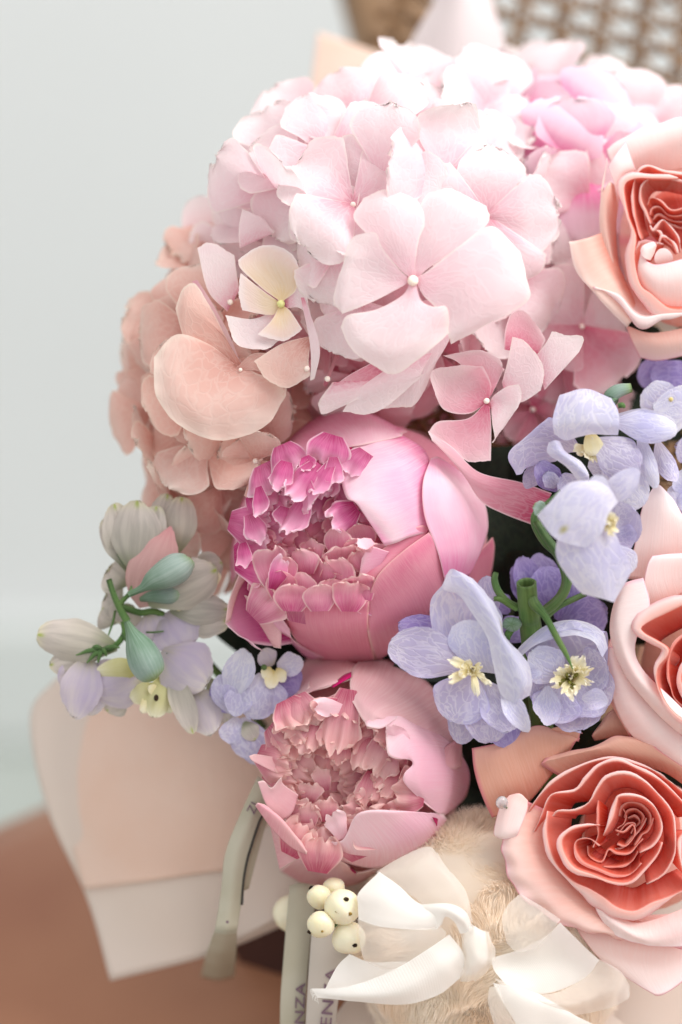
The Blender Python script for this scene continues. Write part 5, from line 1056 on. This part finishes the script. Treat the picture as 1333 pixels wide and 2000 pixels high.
# ------------------------------------------------------------------ added leaves, shade of the gaps put into their near-black green
lf = [((1010, 1000, -330), (1230, 830, -260), 220), ((900, 1250, -330), (760, 1310, -190), 120), ((1050, 1100, -330), (960, 960, -260), 190), ((1000, 1180, -330), (1130, 1120, -270), 200),
      ((1180, 720, -360), (1290, 640, -300), 200), ((1050, 1480, -330), (1170, 1430, -230), 150), ((1000, 1330, -300), (900, 1440, -260), 180), ((600, 1290, -380), (480, 1240, -330), 190),
      ((640, 1290, -380), (560, 1330, -260), 160), ((900, 1000, -350), (1010, 870, -300), 170), ((560, 1200, -420), (420, 1240, -360), 170), ((960, 1560, -330), (900, 1640, -260), 150),
      ((640, 880, -420), (600, 800, -330), 130), ((1180, 1250, -360), (1240, 1120, -300), 200)]
lf += [((930, 1700, -420), (930, 1400, -330), 330), ((1250, 1700, -480), (1150, 1400, -380), 360), ((1000, 1300, -450), (1080, 950, -400), 360), ((1250, 1250, -480), (1150, 900, -440), 380), ((800, 1400, -430), (700, 1180, -420), 300), ((1400, 900, -480), (1230, 700, -420), 300)]
names = ['in the gap right of the upper peony', 'peeping out between the two peonies', 'deep under the pale delphinium', 'behind the hollow green stem', 'under the upper right rose', 'above the coral rose', 'behind the open lilac floret',
         'left of the gap between the peonies', 'under the upper peony', 'below the pink hydrangea sepals', 'behind the greenish delphinium', 'right of the lower peony', 'on top of the upper peony', 'left of the right-hand rose', 'largest one, beneath the tan rose petal', 'beneath the coral rose', 'beneath the cup-shaped lilac floret', 'beneath the pale blue-lilac florets', 'beneath the lower half of the upper peony', 'beneath the violet florets at the right edge']
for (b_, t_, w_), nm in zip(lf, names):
    th = Thing('leaf', 'leaf darkened for shade ' + nm, 'leaf', b_, 'added leaves that darken the gaps')
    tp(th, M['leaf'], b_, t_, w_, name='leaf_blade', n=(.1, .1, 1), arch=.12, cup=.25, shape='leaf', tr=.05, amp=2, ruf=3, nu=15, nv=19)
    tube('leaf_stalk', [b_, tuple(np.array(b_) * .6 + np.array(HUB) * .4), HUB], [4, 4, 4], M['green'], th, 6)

# ------------------------------------------------------------------ pearl drop
dr = Thing('pearl_pin', 'small clear bead at the tip of the coral rose petal', 'bead', (982, 1568, -20))
blob('bead', (981, 1568, 6), (12, 13, 11), M['drop'], dr, 18, 12)
tube('pin', [(984, 1572, 0), (1010, 1600, -60), (1040, 1650, -160)], [2, 2, 2], M['green'], dr, 6)

# ------------------------------------------------------------------ snowberries
sb = Thing('snowberry_cluster', 'cluster of creamy snowberries with dark tips between the lower peony and the bow', 'snowberries', (650, 1800, -120))
T1 = T(520, 1700, 6.665)
for (x, y, r_, z, cal) in [(690, 350, 160, -60, (570, 212)), (1000, 480, 240, 0, (1048, 378)), (708, 708, 180, 10, (562, 805)), (1075, 885, 222, -20, (1160, 980)), (340, 560, 250, -230, None), (880, 240, 150, -90, None)]:
    P = T1(np.array([[x, y, 0]], float))[0]; P[2] = z - 12; rr = r_ / 6.665
    b_ = blob('berry', P, (rr, rr * 1.0, rr), M['berry'], sb, 26, 18, amp=.055, seed=int(x), label='blurred berry further back' if z < -200 else None)
    if cal:
        Q = T1(np.array([[cal[0], cal[1], 0]], float))[0]; d = np.array([Q[0] - P[0], Q[1] - P[1]]); l2 = (d ** 2).sum(); zq = math.sqrt(max(rr * rr - l2, 1))
        nn = nrm((d[0], d[1], zq)); blob('calyx', P + nn * rr * .99, (5.4, 4.6, 4), M['calyx'], b_, 10, 6, amp=.4, axis=tuple(nn), seed=int(y))
    for (x2, y2, s2) in ([(905, 400, 2.6), (945, 545, 4.6), (1100, 570, 3.4), (985, 520, 2)] if x == 1000 else [(732, 802, 2.4)] if x == 708 else []):
        Q = T1(np.array([[x2, y2, 0]], float))[0]; d = Q[:2] - P[:2]; zq = math.sqrt(max(rr * rr - (d ** 2).sum(), 1)); nn = nrm((d[0], d[1], zq))
        blob('blemish', P + nn * rr * .985, (s2 * 1.3, s2, 1.2), M['blem'], b_, 8, 5, amp=.5, axis=tuple(nn), seed=int(x2))
tube('stem', [(640, 1790, -40), (700, 1850, -160), (850, 2000, -500), HUB], [5, 6, 7, 8], M['green'], sb, 8)

# ------------------------------------------------------------------ fluffy pompom
fp = Thing('fur_pompom', 'fluffy cream fur pompom behind the ivory bow', 'fur pompom', (960, 1860, -200))
FC = np.array([955, 1850, -170.]); FR = np.array([268, 268, 150.])
blob('core', FC, FR * .955, M['fur'], fp, 40, 24)
r = np.random.RandomState(5); n = 100000
d = r.normal(size=(n, 3)); d[:, 2] = np.abs(d[:, 2]) * 1.0 - .35; d /= np.linalg.norm(d, axis=1, keepdims=True)
base = FC + d * FR * .92
# clumped combing direction
def vf(P, s):
    rr = np.random.RandomState(s); o = np.zeros(P.shape)
    for j in range(5):
        k = rr.normal(size=3) * .022; ph = rr.uniform(0, 6.28, 3)
        o += np.stack([np.sin(P @ k + ph[0]), np.sin(P @ k * 1.3 + ph[1]), np.sin(P @ k * .8 + ph[2])], -1)
    return o / 5
comb = vf(base, 3) * 1.3 + vf(base * 3, 4) * .8 + np.array([.15, .55, .15])
dirn = d * .42 + comb * .75 + r.normal(size=(n, 3)) * .07
dirn /= np.linalg.norm(dirn, axis=1, keepdims=True)
L_ = r.uniform(22, 46, n)[:, None]
side = np.cross(dirn, r.normal(size=(n, 3))); side /= np.linalg.norm(side, axis=1, keepdims=True)
wv = r.uniform(.45, .8, n)[:, None]
p0 = base; p1 = base + dirn * L_ * .5 + d * 3; p2 = base + dirn * L_ * .95 + comb * 8 - d * 3
V = np.stack([p0 - side * wv, p0 + side * wv, p1 - side * wv * .8, p1 + side * wv * .8, p2], 1).reshape(-1, 3)
ff = []
me_i = np.arange(n) * 5
F = np.concatenate([np.stack([me_i, me_i + 1, me_i + 3, me_i + 2], 1)]).tolist() + np.stack([me_i + 2, me_i + 3, me_i + 4], 1).tolist()
fo = add_mesh('fur', V, F, M['fur'], fp); fo['kind'] = 'stuff'

# ------------------------------------------------------------------ bow
bw = Thing('bow', 'ivory satin and organza bow with a frayed tail on the fur pompom', 'bow', (915, 1860, 0))
TZ2 = T(590, 1600, 3.3325); TZ3 = T(930, 1600, 3.3075)
def RB(name, mat, rows, tf=TZ2, z=20, **k):
    k.setdefault('nu', 30); k.setdefault('nv', 30); k.setdefault('cr_amp', 2.6); k.setdefault('cr_k', .05); k.setdefault('thick', 0); k.setdefault('edge_ruf', 1.5)
    return net(bw, M[mat], rows, tf, zoff=z, name=name, **k)
RB('loop', 'sheer', [[(490, 350, -60), (660, 240, -30), (820, 180, -20), (890, 220, -30)], [(520, 380, 10), (720, 340, 40), (870, 300, 40), (960, 340, 10)], [(720, 500, 20), (850, 470, 50), (980, 440, 50), (1070, 470, 10)], [(820, 590, 20), (950, 570, 40), (1060, 600, 30), (1115, 680, 10)]], z=0, label='sheer back of the left loop')
RB('loop', 'satin', [[(505, 345, 0), (372, 480, 20), (366, 560, 30), (368, 655, 40)], [(640, 440, 40), (560, 520, 90), (520, 640, 100), (500, 700, 100)], [(780, 556, 50), (760, 620, 90), (740, 680, 96), (720, 720, 90)], [(980, 560, 70), (930, 640, 60), (910, 690, 50), (880, 722, 40)]], z=14, label='satin front of the left loop')
RB('loop', 'sheer', [[(367, 652, 40), (376, 780, 40), (400, 900, 30), (440, 940, 10)], [(500, 698, 100), (520, 820, 90), (540, 940, 60), (560, 980, 30)], [(720, 718, 90), (740, 800, 80), (740, 880, 50), (740, 930, 30)], [(900, 700, 50), (940, 740, 40), (930, 780, 40), (900, 820, 30)]], z=14, label='sheer edge of the left loop')
RB('loop', 'satin', [[(780, 556, 40), (960, 552, 80), (1070, 610, 90), (1115, 720, 60)], [(820, 600, 50), (950, 600, 100), (1040, 660, 110), (1090, 740, 70)], [(880, 720, 40), (930, 640, 70), (985, 665, 70), (1030, 750, 50)]], z=18, label='rolled edge of the left loop')
RB('tail', 'satin', [[(310, 880, -60), (230, 960, -50), (150, 1110, -30)], [(450, 930, -50), (420, 1030, -20), (350, 1110, -10)], [(700, 930, -40), (700, 980, -20), (620, 1060, -20)]], z=6, label='back half of the left tail')
RB('tail', 'satin', [[(60, 1105, 0), (80, 1135, 0), (102, 1164, 0)], [(300, 1092, 20), (330, 1150, 40), (350, 1188, 20)], [(560, 1000, 40), (620, 1120, 80), (650, 1206, 30)], [(800, 860, 60), (870, 990, 100), (900, 1140, 40)], [(960, 750, 50), (1050, 870, 70), (1060, 1000, 20)]], z=14, nv=50, label='front half of the left tail, frayed at the end')
for i in range(9):
    x0 = 60 + i * 5; y0 = 1108 + i * 7
    tube('loose_thread', TZ2(np.array([(x0 + 4, y0, 0), (x0 - 6 - 6 * math.sin(i * 3), y0 + 8 + 10 * math.sin(i * 2), 4), (x0 - 4 + 12 * math.sin(i), y0 + 16 + 26 * abs(math.sin(i * 1.7)), 2)], float)) + np.array([0, 0, 14]), [.5, .45, .3], M['satin'], bw, 5)
RB('knot', 'sheer', [[(1070, 640, 20), (1040, 760, 30), (1050, 900, 30), (1030, 1060, 10)], [(1120, 700, 90), (1120, 820, 110), (1110, 930, 100), (1080, 1060, 40)], [(1200, 730, 60), (1230, 850, 70), (1210, 950, 60), (1110, 1050, 20)], [(1220, 740, 10), (1260, 850, 10), (1240, 950, 10), (1130, 1060, 0)]], z=20, cr_amp=3, cr_k=.12, label='sheer outer wrap of the knot')
RB('knot', 'satin', [[(1080, 660, 0), (1060, 760, 10), (1070, 900, 10), (1060, 1010, 0)], [(1130, 700, 60), (1130, 820, 80), (1120, 930, 80), (1080, 1020, 20)], [(1200, 740, 30), (1210, 850, 40), (1200, 940, 30), (1130, 1010, 10)]], z=16, cr_amp=3, cr_k=.12)
RB('loop', 'sheer', [[(285, 485, -20), (205, 560, 0), (170, 650, 10), (200, 800, 0)], [(400, 550, 20), (350, 640, 40), (320, 730, 30), (270, 860, 10)], [(548, 650, 10), (520, 690, 20), (480, 750, 20), (400, 830, 0)]], TZ3, 10, label='sheer top of the right loop')
RB('loop', 'satin', [[(545, 668, 20), (450, 760, 0), (270, 850, 0), (100, 900, 10)], [(680, 800, 30), (560, 900, -40), (350, 950, -50), (120, 980, 0)], [(800, 912, 30), (700, 1030, -10), (450, 1130, -30), (200, 1080, 0)]], TZ3, 10, label='satin inside of the right loop')
RB('loop', 'sheer', [[(800, 908, 30), (700, 1030, 0), (440, 1135, -10), (120, 1030, 0)], [(930, 980, 50), (850, 1110, 60), (560, 1200, 60), (200, 1110, 20)], [(998, 1080, 10), (960, 1180, 10), (650, 1265, 20), (260, 1180, 0)]], TZ3, 12, label='sheer outer edge of the right loop')
RB('tail', 'satin', [[(110, 1060, 30), (170, 1180, 40), (260, 1330, 30), (300, 1450, 20)], [(260, 1090, 40), (350, 1190, 50), (470, 1320, 40), (520, 1450, 30)], [(420, 1140, 20), (620, 1260, 30), (800, 1350, 20), (900, 1450, 0)]], TZ3, 14, label='right tail falling out of the frame')
RB('tail', 'sheer', [[(90, 1085, 20), (80, 1180, 20), (120, 1330, 20), (170, 1450, 10)], [(150, 1080, 40), (190, 1200, 50), (260, 1340, 40), (320, 1450, 30)]], TZ3, 16, nu=20, nv=10, label='sheer edge of the right tail')

# ------------------------------------------------------------------ printed ribbons
def text_mesh(txt):
    cu = bpy.data.curves.new('lettering', 'FONT'); cu.body = txt; cu.size = 1; cu.offset = .012; cu.space_character = 1.08
    o = bpy.data.objects.new('lettering', cu); C.objects.link(o)
    dg = bpy.context.evaluated_depsgraph_get(); dg.update()
    me = bpy.data.meshes.new_from_object(o.evaluated_get(dg))
    V = np.array([v.co[:] for v in me.vertices]); F = [tuple(p.vertices) for p in me.polygons]
    bpy.data.objects.remove(o); bpy.data.curves.remove(cu); bpy.data.meshes.remove(me)
    return V, F
def lettering(th, txt, x, y, h, ang, zf, mat, name='lettering', wscale=1.0):
    """baseline starts at (x, y), runs along ang (degrees, photograph axes, 90 = upwards); zf gives the ribbon's height"""
    V, F = text_mesh(txt); a = math.radians(ang)
    X = V[:, 0] * h * wscale; Y = V[:, 1] * h
    px = x + X * math.cos(a) - Y * math.sin(a); py = y - X * math.sin(a) - Y * math.cos(a)
    P = np.stack([px, py, zf(px, py) + 1.2], -1)
    return add_mesh(name, P, F, mat, th, smooth=False)
r1 = Thing('ribbon', 'narrow grey-green printed ribbon hanging left of the lower peony over the peach paper', 'ribbon', (500, 1600, -170), 'printed ribbons')
TZ5 = T(360, 1480, 5.554)
net(r1, M['pr_rib'], [[(800, 200, 0), (880, 260, 0), (960, 320, 0)], [(600, 640, 0), (720, 650, 60), (840, 660, 0)], [(445, 1050, 0), (560, 1080, 60), (690, 1100, 0)], [(405, 1420, 0), (520, 1440, 60), (640, 1440, 0)], [(330, 1900, 0), (450, 1900, 40), (570, 1890, 0)]], TZ5, zoff=-170, name='ribbon_band', thick=1.5, cr_amp=.5)
net(r1, M['pr_rib'], [[(960, 320, -20), (980, 360, -40), (1040, 400, -60)], [(842, 660, 0), (850, 680, -60), (900, 700, -100)], [(692, 1100, 0), (730, 1110, -60), (780, 1110, -100)], [(642, 1440, 0), (660, 1440, -60), (700, 1420, -100)]], TZ5, zoff=-172, name='ribbon_fold', thick=1.5, cr_amp=.5)
net(r1, M['ink2'], [[(855, 600, 14), (868, 620, 14)], [(800, 700, 14), (826, 710, 14)], [(740, 880, 14), (766, 890, 14)], [(672, 1110, 14), (698, 1120, 14)], [(630, 1350, 14), (656, 1355, 14)], [(612, 1600, 12), (640, 1600, 12)]], TZ5, zoff=-169, name='printed_line', thick=0, nu=3, cr_amp=0)
net(r1, M['pr_rib'], [[(419, 1819, -171), (441, 1821, -164), (463, 1819, -171)], [(404, 1862, -300), (432, 1866, -290), (462, 1862, -300)], [(392, 1910, -520), (424, 1915, -510), (458, 1910, -520)]], name='ribbon_end', thick=1.5)
lettering(r1, 'ZI', 496, 1592, 24, 62, lambda x, y: x * 0 - 158, M['ink'])
lettering(r1, '.', 444, 1806, 40, 62, lambda x, y: x * 0 - 162, M['ink'])
r2 = Thing('ribbon', 'narrower dull printed ribbon falling at the bottom, left one of the two under the snowberries', 'ribbon', (575, 1900, -190), 'printed ribbons')
net(r2, M['pr_rib'], [[(566, 1730, -190), (590, 1725, -185), (622, 1730, -190)], [(556, 1850, -180), (580, 1850, -176), (606, 1850, -180)], [(548, 1960, -180), (572, 1960, -176), (598, 1960, -180)], [(548, 2080, -190), (572, 2080, -186), (596, 2080, -190)]], name='ribbon_band', thick=1.5, cr_amp=.4)
lettering(r2, 'FIORENZA', 590, 2110, 26, 88, lambda x, y: x * 0 - 173, M['ink'], wscale=1.45)
r3 = Thing('ribbon', 'wider pale printed ribbon falling at the bottom, right one of the two under the snowberries', 'ribbon', (635, 1900, -150), 'printed ribbons')
net(r3, M['pr_rib2'], [[(612, 1790, -160), (650, 1780, -150), (700, 1780, -155)], [(606, 1860, -150), (640, 1860, -144), (684, 1862, -150)], [(600, 1950, -150), (630, 1950, -144), (662, 1950, -150)], [(594, 2080, -160), (620, 2080, -154), (650, 2080, -160)]], name='ribbon_band', thick=1.5, cr_amp=.4)
lettering(r3, 'A PIENZA', 638, 2090, 31, 84, lambda x, y: x * 0 - 141, M['ink'], wscale=1.4)

# ------------------------------------------------------------------ wrapping paper
GP = 'sheets of wrapping paper round the bouquet'
def paper(label, mat, rows, **k):
    th = Thing('wrapping_paper', label, 'wrapping paper', rows[-1][1], GP)
    k.setdefault('nu', 40); k.setdefault('nv', 40)
    net(th, M[mat], rows, name='paper_sheet', thick=2.2, cr_amp=4, cr_k=.018, **k)
paper('pale under-sheet of paper sticking out lowest at the lower left', 'paper_pale', [[(110, 1322, -640), (250, 1345, -560), (450, 1360, -480), (700, 1380, -420)], [(58, 1400, -620), (230, 1450, -500), (430, 1480, -420), (700, 1500, -400)],
      [(92, 1580, -560), (250, 1620, -450), (440, 1640, -400), (700, 1640, -400)], [(170, 1755, -520), (300, 1740, -430), (450, 1720, -410), (700, 1700, -410)], [(216, 1916, -500), (390, 1872, -430), (500, 1832, -420), (700, 1740, -430)]])
paper('smooth peach paper sheet at the lower left, over the pale one', 'paper_peach', [[(140, 1335, -620), (280, 1352, -530), (450, 1364, -460), (640, 1380, -400)], [(104, 1420, -605), (240, 1440, -480), (420, 1460, -400), (620, 1500, -380)],
      [(122, 1570, -545), (250, 1600, -435), (420, 1600, -385), (600, 1600, -380)], [(164, 1738, -510), (290, 1722, -420), (400, 1706, -400), (520, 1690, -395)]])
paper('peach paper sheet standing up behind the top left of the flowers', 'paper_peach', [[(560, 700, -800), (700, 700, -760), (900, 700, -760)], [(590, 380, -900), (700, 360, -880), (860, 330, -880)], [(604, 200, -960), (690, 200, -930), (800, 200, -920)], [(622, 62, -1000), (700, 88, -980), (790, 122, -960)]])
paper('translucent white-pink sheet rising to a peak before the chair frame', 'paper_white', [[(700, 500, -840), (900, 500, -780), (1060, 500, -800)], [(770, 160, -900), (890, 150, -840), (1010, 180, -860)], [(850, 0, -930), (905, -10, -880), (965, 10, -900)], [(896, -90, -950), (912, -100, -940), (930, -90, -940)]])
paper('peach sheet at the bottom right under the bow and rose', 'paper_pale', [[(1000, 1800, -420), (1150, 1760, -400), (1450, 1700, -380)], [(1080, 1900, -330), (1220, 1880, -300), (1450, 1850, -280)], [(1120, 2040, -300), (1250, 2060, -260), (1450, 2080, -260)]])
paper('peach sheet behind the lower peony where the printed ribbons hang', 'paper_pale', [[(520, 1450, -420), (600, 1450, -420), (700, 1450, -420)], [(450, 1640, -380), (600, 1640, -360), (720, 1640, -400)], [(455, 1840, -340), (560, 1790, -320), (740, 1760, -380)]])
paper('cream sheet under the fur pompom at the bottom edge', 'paper_pale', [[(720, 1900, -300), (900, 1900, -330), (1300, 1900, -330)], [(640, 2010, -260), (900, 2040, -240), (1300, 2060, -260)], [(600, 2150, -260), (900, 2200, -240), (1300, 2200, -260)]])
paper('back sheet of paper behind all the flowers', 'paper_pale', [[(500, 1000, -900), (900, 1000, -900), (1500, 1000, -900)], [(560, 700, -900), (900, 700, -900), (1500, 700, -900)], [(640, 500, -900), (900, 420, -900), (1500, 400, -920)]])

# ------------------------------------------------------------------ chair
ch = Thing('chair', 'brown chair with a woven cane back and leather seat, blurred behind the bouquet', 'chair', (900, 1500, -1600))
k_ = (D + 1300 * S) / D
Q0 = np.array([(1222 - 666.5) * S * k_, (1000 - 12) * S * k_, -(D + 1300 * S)])
hv = np.array([76 * k_ * S, -17 * k_ * S, 0.5 * S * k_]); vv_ = np.array([-13 * k_ * S, -58 * k_ * S, 47 * k_ * S])
pn = np.cross(hv, vv_); pn /= np.linalg.norm(pn)
if pn[2] < 0: pn = -pn
def cane_pt(a, b, up=0): return (Q0 + hv * a + vv_ * b + pn * up) @ RCn.T + CAMP
g_ = np.linalg.norm(hv)
def strand(a0, b0, a1, b1, wd, up, kk):
    nseg = 14; t = np.linspace(0, 1, nseg); P = np.array([cane_pt(a0 + (a1 - a0) * q, b0 + (b1 - b0) * q, up + .0006 * math.sin(q * 40 + kk)) for q in t])
    d_ = P[-1] - P[0]; d_ /= np.linalg.norm(d_); pw = pn @ RCn.T; s_ = np.cross(d_, pw) * wd / 2; th_ = pw * .0006
    V = []
    for p_ in P: V += [p_ - s_, p_ + s_ * .0 + th_, p_ + s_, p_ - th_]
    F = [(j * 4 + q, j * 4 + (q + 1) % 4, (j + 1) * 4 + (q + 1) % 4, (j + 1) * 4 + q) for j in range(nseg - 1) for q in range(4)]
    add_mesh('cane_strand', V, F, M['cane'], ch, world=True)
A0, A1, B0, B1 = -6, 9, -4, 16
for i in range(A0, A1):
    for s_ in (-.095, .095): strand(i + .5 + s_, B0, i + .5 + s_, B1, g_ * .13, 0, i)
for j in range(B0, B1):
    for s_ in (-.095, .095): strand(A0, j + .5 + s_, A1, j + .5 + s_, g_ * .13, .0008, j)
for q in range(A0 + B0, A1 + B1):
    a0 = max(A0, q + .5 - B1); a1 = min(A1, q + .5 - B0)
    if a1 - a0 > 1: strand(a0, q + .5 - a0, a1, q + .5 - a1, g_ * .13, .0016, q)
for q in range(A0 - B1, A1 - B0):
    a0 = max(A0, q + .5 + B0); a1 = min(A1, q + .5 + B1)
    if a1 - a0 > 1: strand(a0, a0 - q - .5, a1, a1 - q - .5, g_ * .13, .0024, q)
def post(pts, rad, sx=1, nm='frame_rail'):
    P = cr(np.array(pts, float), 40); Wp = W(P); tg = np.gradient(Wp, axis=0); tg /= np.linalg.norm(tg, axis=1, keepdims=True)
    nrmW = pn @ RCn.T; V = []; n_ = 16
    for i in range(40):
        s_ = np.cross(tg[i], nrmW); s_ /= np.linalg.norm(s_); b_ = np.cross(s_, tg[i])
        for q in range(n_):
            t_ = 2 * math.pi * q / n_; cx_, sy_ = math.cos(t_), math.sin(t_)
            V.append(Wp[i] + rad * S * 1.4 * (s_ * np.sign(cx_) * abs(cx_) ** .5 + b_ * .7 * np.sign(sy_) * abs(sy_) ** .5))
    add_mesh(nm, V, quads(40, n_, True), M['wood'], ch, world=True)
post([(640, -500, -2200), (700, -200, -2080), (752, 0, -1940), (790, 160, -1820), (800, 420, -1640), (780, 900, -1300), (760, 1380, -1000)], 82)
post([(640, -500, -2200), (1100, -640, -2300), (1700, -500, -2250)], 82)
post([(780, 1380, -1000), (1300, 1500, -950), (1900, 1640, -960)], 70)
post([(1700, -500, -2250), (1850, 400, -1700), (1900, 1640, -960)], 82)
# seat: a horizontal cushion; solve each corner on the plane 0.40 m under the lens
def onplane(px, py, Hh):
    y = (1000 - py) * S / D; dist = Hh / (math.sin(PITCH) - y * math.cos(PITCH)); return (px, py, (D - dist) / S)
rows = []
HS = .40
c00, c01, c10, c11 = [W(np.array(onplane(*q, HS))) for q in ((-60, 1590), (1500, 1560), (-700, 2300), (1600, 2500))]
c00 = W(np.array(onplane(-40, 1600, HS))); ex = np.array([.50, .44, 0]); ey = np.array([.42, -.47, 0])
c00 = W(np.array(onplane(-560, 1730, HS - .02)))
n_ = 30; U, V_ = np.meshgrid(np.linspace(0, 1, n_), np.linspace(0, 1, n_))
bul = (1 - (2 * U - 1) ** 6) * (1 - (2 * V_ - 1) ** 6)
def seatlayer(z0, b): 
    return c00 + U[..., None] * ex + V_[..., None] * ey + np.stack([0 * U, 0 * U, z0 + b * bul], -1)
top = seatlayer(-.02, .025); bot = seatlayer(-.07, -.02)
Vs = np.vstack([top.reshape(-1, 3), bot.reshape(-1, 3)]); Fq = quads(n_, n_); nn2 = n_ * n_
Fs = Fq + [tuple(i + nn2 for i in f_[::-1]) for f_ in Fq]
bd = [i for i in range(n_)] + [j * n_ + n_ - 1 for j in range(1, n_)] + [nn2 - 1 - i for i in range(1, n_)] + [(n_ - 1 - j) * n_ for j in range(1, n_ - 1)]
Fs += [(bd[i], bd[i] + nn2, bd[(i + 1) % len(bd)] + nn2, bd[(i + 1) % len(bd)]) for i in range(len(bd))]
add_mesh('seat', Vs, Fs, M['leather'], ch, world=True)
for (u_, v_) in ((.04, .04), (.96, .04), (.04, .96), (.96, .96)):
    p_ = c00 + ex * u_ + ey * v_; zt = p_[2] - .07; V = []
    for j, (zz_, rr_) in enumerate(((zt, .022), (zt * .5, .016), (0.0, .012))):
        for q in range(12): V.append((p_[0] + rr_ * math.cos(q * math.pi / 6), p_[1] + rr_ * math.sin(q * math.pi / 6), zz_))
    add_mesh('leg', V, quads(3, 12, True), M['wood'], ch, world=True)

# ------------------------------------------------------------------ room
YW = 1.51
def box(name, x0, x1, y0, y1, z0, z1, mat, kind='structure', bev=0):
    V = [(x, y, z) for x in (x0, x1) for y in (y0, y1) for z in (z0, z1)]
    F = [(0, 1, 3, 2), (4, 6, 7, 5), (0, 4, 5, 1), (2, 3, 7, 6), (0, 2, 6, 4), (1, 5, 7, 3)]
    o = add_mesh(name, V, F, mat, None, world=True, smooth=False)
    if kind: o['kind'] = kind
    if bev: m_ = o.modifiers.new('bevel', 'BEVEL'); m_.width = bev; m_.segments = 3
    return o
box('floor', -4, 4, -3, YW + .2, -.1, 0, M['floor'])
box('wall', -4, 4, YW, YW + .12, .0005, 3.0, M['wall'])
sk = box('skirting_board', -4, 4, YW - .022, YW - .0005, .0006, .10, M['skirt'], bev=.006)

# ------------------------------------------------------------------ dark sheet under the bouquet, added in place of shade
shd = Thing('shade_sheet', 'dark brown sheet added for the shade below the paper', 'box', (900, 2300, -700))
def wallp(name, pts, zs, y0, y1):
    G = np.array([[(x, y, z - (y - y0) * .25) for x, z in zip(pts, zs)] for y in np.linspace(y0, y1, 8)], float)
    sheet(name, G, M['box'], shd, 8)
wallp('shade_side', [425, 436, 470, 560, 700, 900, 1300, 1500], [-1200, -900, -760, -690, -650, -630, -640, -700], 1700, 2400)
